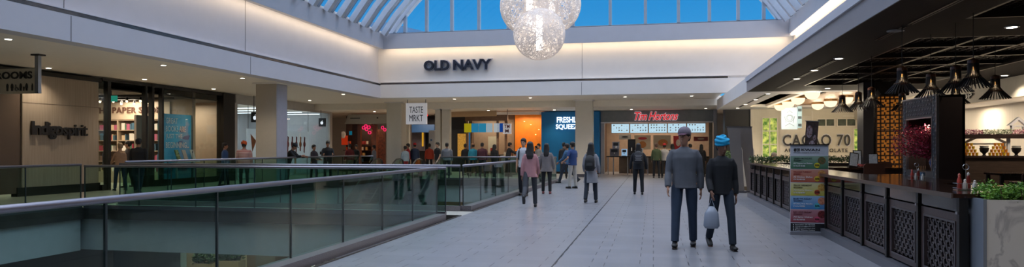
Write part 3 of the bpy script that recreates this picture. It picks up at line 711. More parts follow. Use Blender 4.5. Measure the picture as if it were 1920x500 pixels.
# second standee with food photograph behind it
o = thing('food_banner', 'narrow tilted banner with food photographs standing behind the menu standee', 'sign', (3.35, 15.9, 1.06))
o.location = (3.2, 15.3, 1.06); o.rotation_euler = (0, R(4), R(-8))
b = LB(); b.box(-.12, .12, 0, .012, .03, 1.0); b.build('banner', mat('food_print', '5d463c', .5, col2='2c2422', scale=12), o)
b = LB(); b.box(-.14, .14, -.012, .02, .99, 1.01).box(-.14, .14, -.03, .04, 0, .03); b.build('bar', chrome, o)
b = LB()
for (x, z, rx, rz) in ((-.045, .78, .06, .13), (.02, .5, .06, .1), (.06, .66, .03, .06), (-.05, .35, .05, .1)):
    b.prism([(x+rx*cos(2*pi*k/18), -.004, z+rz*sin(2*pi*k/18)) for k in range(18)], (0, .004, 0))
b.build('plate_picture', mat('plate_print', 'b9aab0', .5, col2='6d4636', scale=25), o)
# grey roller banners at the far end
for i, (x, lb) in enumerate(((2.72, 'left of the two plain grey roller banners beyond the counter end'), (3.12, 'right of the two plain grey roller banners, with pale cord, beyond the counter end'))):
    o = thing('roller_banner', lb, 'banner', (x, 23.9+i*.25, 0))
    b = MB(); y = 23.9+i*.25
    b.prism([(x-.3, y-.02, 2.2), (x+.12, y-.02, 2.2), (x+.26, y, .06), (x-.02, y, .06)], (0, .015, 0)); b.build('sheet', mat('banner_grey_back', '7b746f', .5), o)
    MB().box(x-.32, x+.14, y-.03, y+.01, 2.19, 2.22).build('top_bar', steel_d, o)
    MB().box(x-.08, x+.32, y-.08, y+.1, 0, .06).build('base', steel_d, o)
    MB().tube([(x-.06, y+.05, 2.2), (x+.2, y+.05, 1.4), (x+.25, y+.05, .05)], .012, 6).build('support_cord', mat('pale_cord', 'c9c2ba', .5), o)
# ------------------------------------------------ inside the dining area
def table(x0, x1, y0, y1, z, label):
    o = thing('dining_table', label, 'table', ((x0+x1)/2, (y0+y1)/2, 0))
    MB().box(x0, x1, y0, y1, z-.04, z).build('table_top', mat('polished_dark_top'), o)
    for x in (x0+.06, x1-.06):
        for y in (y0+.06, y1-.06): MB().box(x-.03, x+.03, y-.03, y+.03, 0, z-.04).build('leg', dark, o)
    MB().box(x0+.06, x1-.06, y0+.05, y0+.07, z-.14, z-.04).build('apron', cw_m, o)
table(3.95, 6.2, 9.4, 10.3, 1.0, 'dark high dining table nearest the marble planter')
table(3.7, 4.55, 10.7, 14.2, 1.0, 'long dark table under the kiosk front')
table(4.2, 6.2, 17.4, 18.6, 1.03, 'far dark table carrying the two menu holders')
table(5.7, 8.2, 11.6, 12.6, .95, 'dark table at the right behind the hedge')
def chair(x, y, rz, label, hb=1.15):
    o = thing('dining_chair', label, 'chair', (x, y, 0), rz)
    b = LB(); b.box(-.21, .21, -.2, .22, .6, .65); b.build('seat', cw_m, o)
    b = LB(); b.prism([(-.22, .18, .7), (.22, .18, .7), (.22, .18, hb-.05), (.17, .18, hb), (-.17, .18, hb), (-.22, .18, hb-.05)], (0, .035, 0)); b.build('backrest', mat('chair_brown', '4a3026', .35), o)
    for sx_ in (-.18, .18):
        for sy_ in (-.17, .18): b = LB(); b.box(sx_-.018, sx_+.018, sy_-.018, sy_+.018, 0, .62 if sy_ < 0 else .95); b.build('leg', dark, o)
    b = LB(); b.box(-.18, .18, -.18, -.16, .25, .28).box(-.18, .18, .17, .19, .25, .28); b.build('stretcher', dark, o)
chair(5.3, 9.6, R(170), 'brown-backed chair at the right edge behind the boxwood', 1.3)
chair(5.55, 11.2, R(0), 'dark dining chair between the tables right of the kiosk')
chair(6.9, 11.0, R(180), 'dark dining chair at the far right table')
chair(4.9, 17.0, R(180), 'dark dining chair before the table with menu holders')
chair(5.8, 19.0, 0, 'dark dining chair behind the table with menu holders')
# condiment trays
def tray(x, y, z, label):
    o = thing('condiment_tray', label, 'condiment tray', (x, y, z))
    b = MB()
    for zz in (.02, .07): b.tube([(x-.1, y-.06, z+zz), (x+.1, y-.06, z+zz), (x+.1, y+.06, z+zz), (x-.1, y+.06, z+zz), (x-.1, y-.06, z+zz)], .003, 6)
    for k in range(6): b.tube([(x-.1+.04*k, y-.06, z), (x-.1+.04*k, y-.06, z+.07)], .0025, 5)
    b.box(x-.1, x+.1, y-.06, y+.06, z+.0, z+.006); b.tube([(x, y, z), (x, y, z+.22)], .004, 6)
    b.tube([(x+.03*cos(t*.7), y, z+.24+.03*sin(t*.7)) for t in range(10)], .004, 6); b.build('rack', chrome, o)
for (x, y, z, lb, who) in ((3.2, 7.95, 1.06, 'chrome condiment caddy on the counter corner beside the boxwood', 'near'), (3.95, 11.5, 1.0, 'chrome condiment caddy on the table before the kiosk vase', 'far')):
    tray(x, y, z, lb)
    for k, (dx, dy, c, nm, hh) in enumerate(((-.07, -.02, 'b04438', 'red sauce bottle', .17), (.035, .03, '7a2a22', 'dark red sauce bottle', .18), (-.02, -.03, 'cfc6ba', 'white pepper shaker', .11), (.075, -.02, 'e0dcd4', 'clear salt shaker', .1))):
        o = thing('sauce_bottle' if k < 2 else 'shaker', nm + ' in the condiment caddy ' + ('beside the boxwood' if who == 'near' else 'before the kiosk vase'), 'bottle' if k < 2 else 'shaker', (x+dx, y+dy, z+.007))
        MB().lathe([(.02, 0), (.023, .01), (.023, hh*.55), (.012, hh*.75), (.011, hh*.82)], (x+dx, y+dy, z+.007), 14).build('body', mat('sauce_'+c, c, .25), o, smooth=True)
        MB().lathe([(.013, hh*.82), (.013, hh*.9), (.004, hh)], (x+dx, y+dy, z+.007), 12).build('cap', mat('cap_pale', 'd8d0c8', .3) if k != 0 else mat('cap_red', 'c05848', .3), o)
o = thing('cutlery_cup', 'glass cup of chopsticks beside the far condiment caddy', 'cutlery cup', (4.1, 11.7, 1.0))
MB().lathe([(.035, 0), (.04, .12), (.037, .12), (.032, .01)], (4.1, 11.7, 1.0), 16).build('cup', mat('blue_glass_cup', '55708c', .2), o)
for k in range(5): MB().tube([(4.1+.01*k-.02, 11.7, 1.01), (4.1+.03*k-.06, 11.7+.01*k, 1.22)], .004, 5).build('chopstick', mat('chopstick', 'b08050', .5), o)
# menu holders
for (u, v, x, y, rz, lb, w, h) in ((0, 0, 4.72, 17.8, R(8), 'tilted white menu in a black holder, left one on the far table', .22, .36), (0, 0, 5.2, 17.9, R(-5), 'upright white menu card in a black frame, right of the tilted one', .22, .34), (0, 0, 5.0, 18.45, 0, 'far menu tablet with blue-white page behind the other two', .2, .42)):
    z = 1.03
    o = thing('menu_holder', lb, 'menu holder', (x, y, z), rz)
    o.rotation_euler = (R(-8), R(9) if 'tilted white' in lb else 0, rz)
    b = LB(); b.box(-w/2, w/2, 0, .015, 0.02, h); b.build('frame', dark, o); b = LB(); b.box(-w/2+.02, w/2-.02, -.004, 0, .04, h-.02); b.build('page', mat('menu_page', 'c8d0d8', .5, col2='a8b4c0', scale=30), o)
    b = LB(); b.box(-w/2, w/2, -.05, .07, 0, .02); b.build('foot', dark, o)
bush('small_flower_arrangement', 'small pink flowers by the tilted menu holder', 'flowers', 4.82, 4.95, 17.7, 17.8, 1.03, .12, 120, .035, mat('pink_petal', 'd0605c', .6, col2='e8a098', scale=20), stems=4)
# kiosk (patterned frame with niche) and vase
KX, KY0, KY1, KZ = 4.6, 12.5, 14.08, 2.38
kd = mat('kiosk_dark_side', '251613', .5, noise=.1)
o = thing('display_kiosk', 'tall dark wooden cabinet with patterned silver frame around an open niche', 'cabinet', ((KX+.25), 13.3, 0))
b = MB(); b.box(KX+.03, KX+.42, KY0, KY0+.04, 0, KZ).box(KX+.03, KX+.42, KY1-.04, KY1, 0, KZ).box(KX+.38, KX+.42, KY0, KY1, 0, KZ).box(KX+.03, KX+.42, KY0, KY1, KZ-.04, KZ).box(KX+.03, KX+.38, KY0+.04, KY1-.04, 0, 1.1)
b.build('carcass', kd, o)
pf = mat('silver_relief', '8d9297', .35, .5, noise=.2)
b = MB(); b.box(KX, KX+.03, KY0, KY0+.2, 0, KZ).box(KX, KX+.03, KY1-.2, KY1, 0, KZ).box(KX, KX+.03, KY0+.2, KY1-.2, KZ-.36, KZ).box(KX, KX+.03, KY0+.2, KY1-.2, .6, 1.1); b.build('face_frame', mat('relief_backing', '4e5256', .4, .4), o)
b = MB()
def relief(y0, y1, z0, z1):
    b = MB(); s = .06; ny = max(1, int((y1-y0)/s)); nz = int((z1-z0)/s)
    for i in range(ny):
        for j in range(nz):
            cy = y0+(i+.5)*(y1-y0)/ny; cz = z0+(j+.5)*(z1-z0)/nz; q = .026
            b.prism([(KX-.008, cy-q, cz), (KX-.008, cy, cz+q), (KX-.008, cy+q, cz), (KX-.008, cy, cz-q)], (.01, 0, 0)) if (i+j) % 2 else b.box(KX-.006, KX+.0, cy-.006, cy+.006, cz-.03, cz+.03)
    b.build('relief_pattern', pf, o)
relief(KY0+.015, KY0+.17, .6, KZ-.02); relief(KY1-.17, KY1-.015, .6, KZ-.02); relief(KY0+.2, KY1-.2, KZ-.32, KZ-.03)
b = MB(); b.box(KX-.012, KX+.03, KY0-.005, KY0+.012, 0, KZ+.01).box(KX-.012, KX+.03, KY0, KY1, KZ-.01, KZ+.012).box(KX-.012, KX+.03, KY0+.19, KY0+.21, 1.1, KZ-.35).box(KX-.012, KX+.03, KY1-.21, KY1-.19, 1.1, KZ-.35).box(KX-.012, KX+.03, KY0+.2, KY1-.2, KZ-.37, KZ-.35); b.build('edge_trim', chrome, o)
vx, vy = 4.78, 12.98
o = thing('porcelain_vase', 'blue and white porcelain vase standing in the kiosk niche', 'vase', (vx, vy, 1.1))
vm = mat('blue_white_china', 'd8dde6', .15, col2='1c3f88', scale=16, coat=.5)
for nd in vm.node_tree.nodes:
    if nd.type == 'VALTORGB': nd.color_ramp.elements[0].position = .49; nd.color_ramp.elements[1].position = .52
MB().lathe([(.05, 0), (.06, .01), (.1, .07), (.125, .15), (.11, .22), (.07, .25), (.075, .27)], (vx, vy, 1.1), 24).build('body', vm, o, smooth=True)
MB().lathe([(.078, .265), (.08, .275), (.072, .275)], (vx, vy, 1.1), 24).build('rim', mat('china_blue', '2a4f98', .2), o)
o = thing('red_foliage_plant', 'bushy crimson-leaved branches standing in the porcelain vase', 'plant', (vx-.05, vy, 1.3))
b = MB(); s = MB(); rnd = random.Random(5)
for k in range(100):
    t = Vector((rnd.uniform(-.6, .0), rnd.uniform(-.28, .7), rnd.uniform(.1, .66)))
    p0 = Vector((vx, vy, 1.3)); p1 = p0+Vector((t.x*.5, t.y*.45, t.z*.7)); p2 = p0+Vector((t.x, t.y, t.z*(1-.6*abs(t.y-.2))))
    s.tube([p0, p1, p2], .004, 5)
    for i in range(46):
        q = p1.lerp(p2, rnd.random()) if i % 3 else p0.lerp(p1, .4+.6*rnd.random())
        b.leaf(q+Vector((rnd.gauss(0, .03), rnd.gauss(0, .035), rnd.gauss(0, .03))), .038)
b.build('foliage', mat('crimson_leaf', 'c83050', .5, col2='801830', scale=20), o); s.build('branches', tw, o)
l = bpy.data.lights.new('lamp', 'SPOT'); l.energy = 30; l.color = (1, .85, .7); l.spot_size = R(120); l.shadow_soft_size = .05  # added spot that brightens the red foliage, no fixture built
lo = bpy.data.objects.new('niche_fill', l); COL.objects.link(lo); lo.parent = bpy.data.objects['display_kiosk']; lo.location = (-.12, 0, 1.98)
# glowing lattice pillar
lx0, lx1, ly0, ly1 = 6.28, 7.02, 21.4, 21.9
o = thing('lattice_pillar', 'amber-lit square pillar wrapped in brown geometric lattice', 'pillar', (6.65, 21.65, 0))
MB().box(lx0+.06, lx1-.06, ly0+.06, ly1-.06, 0, 3.0).build('glowing_core', mat('amber_core', 'c98a45', .5, emit=.2, ecol='ff9a38'), o)
MB().box(lx0-.05, lx1+.12, ly0-.05, ly1+.12, 3.0, 3.4).build('head', dark, o)
b = MB()
def cross(b, cx, cz, y, s):
    th = .019
    b.box(cx-s, cx+s, y-.02, y, cz-th, cz+th); b.box(cx-th, cx+th, y-.02, y, cz-s, cz+s)
    for q in (-1, 1):
        b.box(cx+q*s-th, cx+q*s+th, y-.02, y, min(cz, cz+q*s*.8), max(cz, cz+q*s*.8)); b.box(min(cx, cx-q*s*.8), max(cx, cx-q*s*.8), y-.02, y, cz+q*s-th, cz+q*s+th)
for i in range(3):
    for j in range(13): cross(b, lx0+.125+i*.245, .12+j*.232, ly0, .108)
b.box(lx0-.01, lx0+.03, ly0-.03, ly1, 0, 3.0).box(lx1-.03, lx1+.01, ly0-.03, ly1, 0, 3.0)
for z in (.0, 1.0, 2.0, 2.97): b.box(lx0, lx1, ly0-.03, ly0, z, z+.03)
b.build('lattice', mat('lattice_brown', '3c2418', .4), o)
b = MB()
for j in range(22): b.box(lx0-.02, lx0, ly0, ly1, .08+j*.136, .1+j*.136)
for i in range(4): b.box(lx0-.02, lx0, ly0+.05+i*.12, ly0+.065+i*.12, 0, 3.0)
b.build('side_lattice', mat('lattice_brown'), o)
o = thing('dark_column', 'plain dark column left of the glowing lattice pillar', 'pillar', (6.05, 21.7, 0))
MB().box(5.95, 6.22, 21.4, 22.0, 0, 3.4).build('shaft', mat('blue_black_paint', '23232f', .4), o); MB().box(5.93, 6.24, 21.38, 22.02, 0, .12).build('skirting', dark, o)
o = thing('wall_sconce', 'small cut-glass lantern on the dark head beside the lattice pillar', 'wall lamp', (6.3, 21.3, 3.0))
MB().prism([(6.22, 21.28, 3.05), (6.3, 21.28, 2.93), (6.38, 21.28, 3.05), (6.3, 21.28, 3.17)], (0, .05, 0)).build('lantern', chrome, o); MB().box(6.28, 6.32, 21.3, 21.35, 3.1, 3.25).build('bracket', dark, o)
# ================================================================ RIGHT: CHOCOLATE SHOP AND FLOWER SHELF
pane_green = mat('garden_behind_window', '3f6a24', .6, col2='c4cc6a', scale=5, emit=.75, emap=True)
Y = 35.3
o = thing('shopfront_wall', 'cream panelled shopfront wall carrying the chocolate shop lettering', 'shopfront', (9.3, Y, 0))
MB().box(4.7, 13.9, Y, Y+.2, 0, 3.4).build('wall', wall_cream, o)
b = MB()
for i in range(6): b.box(4.75+i*.075, 4.76+i*.075, Y-.008, Y, 0, 3.3)
b.box(6.05, 7.45, Y-.03, Y, 1.15, 3.05).box(7.5, 7.56, Y-.04, Y, 0, 3.3).box(8.9, 13, Y-.04, Y, 2.98, 3.06).box(4.7, 13.9, Y-.05, Y, 0, .9)
b.build('panelling', mat('cream_trim', 'efe8d8', .5), o)
def shop_window(x0, x1, z0, z1, nx, nz, label, m=pane_green):
    w = thing('shop_window', label, 'window', ((x0+x1)/2, Y-.05, z0))
    MB().box(x0+.04, x1-.04, Y-.02, Y-.012, z0+.04, z1-.04).build('pane', m, w)
    b = MB(); t = .045
    for i in range(nx+1): x = x0+(x1-x0-t)*i/nx; b.box(x, x+t, Y-.07, Y-.0, z0, z1)
    for i in range(nz+1): z = z0+(z1-z0-t)*i/nz; b.box(x0, x1, Y-.068, Y-.0, z, z+t)
    b.build('frame', mat('cream_trim'), w); return w
shop_window(5.2, 5.95, 1.0, 3.0, 2, 3, 'cream-framed shop window with bright green leaves, left of the chocolate shop lettering')
shop_window(9.35, 10.0, 1.0, 2.45, 2, 1, 'cream-framed green window just left of the dark column')
gp = mat('dim_green_pane', '4d5a48', .3, col2='2e3a30', scale=6)
for i, (x0, x1) in enumerate(((7.72, 8.55), (8.62, 9.5), (9.56, 10.3))):
    shop_window(x0, x1, 2.52, 2.92, 2, 1, ['left', 'middle', 'right'][i]+' pair of small dark transom panes above the chocolate shop lettering', gp)
bk = mat('letter_black', '1f1c1c', .4)
o = thing('store_lettering', 'large black CACAO 70 letters with white edges on the cream shop wall', 'sign', (7.7, Y-.05, 1.58))
text(MB(), 'CACAO 70', (6.13, Y-.09, 1.56), (1, 0, 0), (0, 0, 1), 3.12, .62, .04, .04, 0, 1.1).build('backing', white_m, o); text(MB(), 'CACAO 70', (6.16, Y-.14, 1.6), (1, 0, 0), (0, 0, 1), 3.03, .54, .05, .01, 0, 1.1).build('letters', bk, o)
o = thing('store_lettering', 'small black ARTISAN CHOCOLATE letters under the big ones', 'sign', (7.7, Y-.06, 1.3))
text(MB(), 'ARTISAN CHOCOLATE', (6.25, Y-.08, 1.3), (1, 0, 0), (0, 0, 1), 2.85, .17, .03, .012, 0, 1.25).build('letters', bk, o)
o = thing('blade_sign', 'square pale lit blade sign with a line emblem, left of the black food banner', 'sign', (6.0, 33.2, 2.45))
MB().box(5.75, 6.45, 33.15, 33.22, 2.35, 3.35).build('panel', mat('blade_panel', 'b9cbd6', .4, emit=.35, ecol='c4dcec'), o)
b = MB()
for q, r_ in ((0, .16), (.02, .11)): b.tube([(6.1+r_*cos(2*pi*k/16), 33.14, 2.85+q+r_*sin(2*pi*k/16)) for k in range(17)], .008, 5)
b.tube([(5.9, 33.14, 2.5), (6.1, 33.14, 2.62), (6.3, 33.14, 2.5)], .01, 5).tube([(5.98, 33.14, 3.1), (6.1, 33.14, 3.2), (6.22, 33.14, 3.1)], .01, 5).tube([(5.95, 33.14, 2.65), (5.88, 33.14, 2.95)], .008, 5).tube([(6.25, 33.14, 2.65), (6.32, 33.14, 2.95)], .008, 5)
b.build('emblem', mat('emblem_grey', '7f8f9c', .5), o)
MB().box(5.9, 5.93, 33.17, 33.2, 3.35, 3.5).box(6.3, 6.33, 33.17, 33.2, 3.35, 3.5).build('hanger', steel_d, o)
MB().box(6.45, 6.62, 33.1, 33.28, 2.4, 3.4).build('side_case', mat('blade_blue', '9ec4d8', .4), o)
b = MB(); [b.box(6.46, 6.6, 33.08, 33.1, z, z+.12) for z in (2.48, 2.82, 3.16)]; b.build('side_marks', mat('blade_dark', '29404e', .4), o)
# SHOP on the right fascia
o = thing('store_lettering', 'black CHOCOLATE SHOP letters on the pale fascia right of the kiosk', 'sign', (9.38, 25.2, 2.98))
text(MB(), 'CHOCOLATE SHOP', (9.38, 27.2, 2.99), (0, -1, 0), (0, 0, 1), 4.35, .17, .03, .015).build('letters', bk, o)
# flower shelves
o = thing('display_shelving', 'dark two-level wall shelving with an open bay at the far right', 'shelf', (8.6, 18, 0))
b = MB(); b.box(6.9, 10.5, 17.9, 18.3, 1.72, 1.82); b.build('upper_shelf', cw_m, o)
MB().box(6.9, 10.5, 17.9, 18.4, 1.27, 1.32).build('lower_shelf', cw_m, o); MB().box(6.9, 10.5, 17.95, 18.35, 0, 1.27).build('cabinet', mat('brown_panel', '4c3b30', .5, col2='3f3027', scale=4, stretch=(1, 1, 8)), o)
for x in (8.12, 10.4): MB().box(x, x+.06, 18.0, 18.06, 1.32, 1.72).build('upright', white_m, o)
table(6.9, 9.6, 15.6, 16.3, .98, 'dark long bench table before the flower shelves')
rnd = random.Random(11)
fl = [mat('blossom_pink', 'eec0c6', .6, col2='d890a0', scale=30), mat('blossom_white', 'ecead8', .6, col2='a8b888', scale=30)]
x = 6.95; i = 0
while x < 9.9:
    w = .32; c = 1 if (i % 4) == 2 or i % 4 == 3 else 0
    o = thing('flower_garland', ('pink' if c == 0 else 'white and green') + ' artificial flowers lying on the upper shelf', 'flowers', (x+w/2, 18, 1.82), group=('pink' if c == 0 else 'white')+' flowers on the upper shelf')
    b = MB()
    for k in range(190): b.leaf((rnd.uniform(x, x+w), rnd.uniform(17.9, 18.1), 1.81+rnd.uniform(0, .11)), .05)
    b.build('blossoms', fl[c], o); x += w; i += 1
cupm = [mat('cup_orange', 'd88420', .4), mat('cup_yellow', 'e8b824', .4)]
CUP = [None, None]
for gi, gx in enumerate((7.3, 7.95, 8.95, 9.6)):
    for r_ in range(4):
        for k in range(6-r_):
            c = gi % 2; px = gx-.2+.075*k+.0375*r_; pz = 1.32+.075*r_
            q = (r_+k+gi) % 2
            if CUP[q] is None:
                cb = MB(); cb.lathe([(.026, 0), (.034, .07), (.03, .07)], (px, 18.0, pz), 10); CUP[q] = cb.build('paper_cup', cupm[q], None, loc=(px, 18.0, pz))
                tag(CUP[q], ['orange', 'yellow'][q]+' paper cup in the stacked cup pyramids on the lower shelf', 'cup', ['orange', 'yellow'][q]+' cups on the lower shelf')
            else:
                cc = CUP[q].copy(); COL.objects.link(cc); cc.location = (px, 18.0, pz)
for i, gx in enumerate((6.98, 7.63, 8.3, 9.3)):
    o = thing('black_basket', 'black footed bowl between the cup pyramids, ' + ['leftmost', 'second from left', 'third from left', 'rightmost'][i], 'bowl', (gx, 18, 1.32))
    MB().lathe([(.05, 0), (.03, .02), (.03, .04), (.085, .1), (.1, .18), (.09, .18), (.07, .1), (.02, .06)], (gx, 18, 1.32), 16).build('body', dark, o)
    MB().lathe([(.08, .15), (.09, .23), (.085, .23)], (gx, 18, 1.32), 16).build('glass_liner', mat('liner', 'a8a8a0', .2), o)
for i, (x0, w, z0, h) in enumerate(((7.75, 1.0, 1.33, .28), (8.45, .45, 1.83, .2))):
    o = thing('gabled_display_house', ['wide white gabled display frame behind the cup pyramids', 'small white gabled house on the upper shelf'][i], 'ornament', (x0, 18.3, z0)); y = 18.2
    b = MB(); b.prism([(x0-w/2, y, z0+h), (x0, y, z0+h*2), (x0+w/2, y, z0+h), (x0+w/2-.08, y, z0+h), (x0, y, z0+h*2-.07), (x0-w/2+.08, y, z0+h)], (0, .1, 0)); b.build('roof', white_m, o)
    b = MB(); b.box(x0-w/2+.08, x0-w/2+.12, y, y+.1, z0, z0+h).box(x0+w/2-.12, x0+w/2-.08, y, y+.1, z0, z0+h).box(x0-w/2+.08, x0+w/2-.08, y+.02, y+.1, z0+h-.03, z0+h); b.build('frame', white_m, o)
o = thing('wall_projector', 'small black projector under the pale fascia at the right', 'projector', (9.2, 17.5, 2.35)); MB().box(9.38, 9.58, 19.2, 19.45, 2.58, 2.72).build('body', dark, o); MB().loft([(9.48, 19.2, 2.65), (9.48, 19.13, 2.65)], [.045, .045], 12).build('lens', dark, o); MB().box(9.46, 9.5, 19.3, 19.35, 2.72, 2.85).build('bracket', dark, o)
# light for the right shop (lamps under its ceiling, plus an added fill before the shelves)
area('shelf_front_fill', (8.4, 16.9, 3.0), 1.6, .5, 45, (1, .84, .66))
area('shelf_bay_lamp', (9.9, 20.9, 2.8), 1.2, 2, 120, (1, .82, .62))
for yy in (24.5, 28, 31): area('shop_aisle_lamp', (9.9, yy, 2.8), .8, 1, 60, (1, .85, .65))

# ================================================================ FAR: COFFEE SHOP
YT = 40.0
tx0, tx1 = -3.0, 3.35
o = thing('coffee_shopfront', 'coffee shop front with grey fascia and steel jambs', 'shopfront', (0.2, YT, 0))
MB().box(tx0, tx1, YT-.05, YT+.3, 2.98, 3.65).build('fascia', mat('fascia_zinc', '868c90', .35, .5, noise=.1), o)
MB().box(tx0, tx0+.22, YT-.08, YT+.3, 0, 2.98).build('left_jamb', chrome, o); MB().box(tx1-.05, tx1+.15, YT-.3, YT+.3, 0, 3.65).build('right_jamb', chrome, o)
MB().box(tx0, tx1, YT-.1, YT-.05, 2.93, 3.0).build('lintel_strip', white_m, o)
MB().box(tx0, tx1, YT+3.6, YT+3.8, 0, 3.6).build('back_wall', mat('coffee_back_tan', '8a7361', .6, noise=.15), o)
MB().box(tx0, tx0+.1, YT+.3, YT+3.6, 0, 3.6).build('side_wall', mat('coffee_brown', '4a352a', .6), o)
o = thing('script_lettering', 'red slanted script letters Tim Hortons glowing over the coffee counter', 'sign', (.1, YT-.2, 3.1))
rl = mat('red_script', 'd0222c', .4, emit=.55, ecol='e8202c')
text(MB(), 'Tim Hortons', (-1.08, YT-.12, 3.06), (1, 0, 0), (0, 0, 1), 2.48, .52, .03, .05, .35, .9).build('halo_plate', mat('halo_white', 'dfe4e8', .4, emit=.3, ecol='dfe8f0'), o)
text(MB(), 'Tim Hortons', (-1.05, YT-.2, 3.09), (1, 0, 0), (0, 0, 1), 2.42, .46, .07, .012, .35, .9).build('letters', rl, o)
scr = emis('screen_bluewhite', 'bfe0f0', .95)
for i in range(5):
    x0 = -2.42+i*1.075; YS = YT+.4; w = 1.05
    o = thing('menu_screen', ['leftmost', 'second', 'middle', 'fourth', 'rightmost'][i]+' lit menu screen over the coffee counter', 'screen', (x0+w/2, YS, 2.35))
    MB().box(x0, x0+w, YS, YS+.06, 2.36, 2.92).build('bezel', dark, o); MB().box(x0+.02, x0+w-.02, YS-.006, YS, 2.38, 2.9).build('display', scr, o)
    rr = random.Random(i); b = MB(); c = MB()
    for r_ in range(3):
        for k in range(6):
            xx = x0+.12+k*.15; zz = 2.46+r_*.15
            b.box(xx, xx+.06, YS-.01, YS-.006, zz, zz+.012)
            if rr.random() < (.5 if i != 2 else .9): c.prism([(xx+.04+.04*cos(2*pi*q/10), YS-.01, zz+.065+.03*sin(2*pi*q/10)) for q in range(10)], (0, .004, 0))
    b.build('menu_text', mat('menu_text', '8ba4b4', .5, emit=.3), o); c.build('menu_picture', mat('menu_pic%d' % i, ['c0a040', '9c6a5a', '88a04a', 'b04848', '8a5a4a'][i], .5, col2='d8b070', scale=30), o)
# counter and machines
o = thing('coffee_counter', 'black-topped coffee shop counter on slim steel legs', 'counter', (0, 38.6, 0))
MB().box(-2.6, 3.0, 38.7, 39.4, .98, 1.04).build('worktop', dark, o); MB().box(-1.9, 3.0, 39.1, 39.3, .05, .98).build('front_panel', mat('coffee_front', '6d5a48', .5, noise=.3), o)
for x in (-2.5, -2.2, -1.4, -1.1, -.3, .5): MB().cyl(x, 38.8, 0, .98, .03, 10).build('leg', chrome, o)
def appliance(x, y, z, w, h, m, label, cat, kind):
    o = thing(kind, label, cat, (x, y, z)); MB().box(x-w/2, x+w/2, y-.18, y+.18, z, z+h).build('body', m, o)
    MB().box(x-w*.35, x+w*.35, y-.2, y-.18, z+h*.55, z+h*.9).build('front', mat('appliance_dark', '202328', .3), o)
    MB().box(x-w*.42, x+w*.42, y-.28, y-.18, z, z+.03).build('drip_tray', steel_d, o); MB().cyl(x, y-.2, z+h*.3, z+h*.5, .03, 8).build('spout', chrome, o)
appliance(-2.15, 39.0, 1.04, .5, .42, steel_d, 'steel coffee brewer at the left end of the coffee counter', 'coffee machine', 'coffee_brewer')
appliance(-2.1, 39.6, 1.35, .4, .5, chrome, 'taller coffee urn behind the brewer', 'coffee machine', 'coffee_urn')
appliance(-1.2, 39.2, 1.04, .42, .95, dark, 'tall black drinks machine on the coffee counter', 'drinks machine', 'drinks_machine')
appliance(-1.6, 39.0, 1.04, .3, .4, emis('till_blue', '9cc4e8', .7), 'till with blue-lit screen on the coffee counter', 'till', 'cash_register')
appliance(-.75, 39.0, 1.04, .38, .45, white_m, 'small white till left of the queue', 'till', 'cash_register')
def poster(x0, x1, z0, z1, y, base, blobs, label, nm='wall_poster'):
    o = thing(nm, label, 'poster', ((x0+x1)/2, y, z0)); MB().box(x0, x1, y, y+.03, z0, z1).build('sheet', mat('poster_'+base, base, .5), o)
    for (cx, cz, rx, rz, c) in blobs:
        MB().prism([(x0+(x1-x0)*cx+rx*cos(2*pi*k/14), y-.006, z0+(z1-z0)*cz+rz*sin(2*pi*k/14)) for k in range(14)], (0, .005, 0)).build('picture', mat('blob_'+c, c, .5, noise=.3, scale=20), o)
poster(-1.1, -.15, 1.4, 2.25, YT+1, 'b8a890', [(.5, .35, .22, .2, 'a86a30'), (.5, .78, .26, .08, 'b02a2a')], 'coffee shop wall poster with a round pastry below red lettering')
poster(.0, 1.0, 1.45, 2.25, YT+1, 'a89a84', [(.55, .45, .28, .2, 'b07038')], 'coffee shop wall poster of a large bun')
poster(1.15, 1.7, 1.4, 2.2, YT+1, 'b02a2e', [(.5, .5, .13, .2, 'd8c8b8')], 'red coffee shop promotion board')
poster(2.3, 3.1, 1.9, 2.15, YT+1, '6a2222', [(.5, .5, .2, .05, 'b8a890')], 'dark red strip board at the right of the coffee shop')
poster(-2.0, -1.3, 2.0, 2.3, YT+1, 'c8c4bc', [(.5, .5, .2, .05, '404040')], 'small pale notice over the coffee brewer')
area('coffee_shop_lamp', (0.2, 41.5, 3.4), 5, 1.5, 260, (1, .82, .62))
# blue juice bar box
o = thing('juice_bar', 'large blue juice bar box wall behind the pale pillar', 'kiosk', (-4.7, 39.6, 0))
bl = mat('juice_blue', '14649a', .35, noise=.05, emit=.06)
MB().box(-6.42, -3.05, 39.5, 41.5, 0, 3.6).build('wall', bl, o); MB().box(-6.42, -3.05, 39.44, 39.5, 0, .12).build('plinth', dark, o)
b = MB(); text(b, 'FRESHLY', (-5.5, 39.44, 2.96), (1, 0, 0), (0, 0, 1), 1.38, .34, .05, .03); text(b, 'SQUEEZED', (-5.56, 39.44, 2.54), (1, 0, 0), (0, 0, 1), 1.7, .34, .05, .03)
b.build('lettering', emis('juice_letter', 'e6f4ff', 1.4), o)
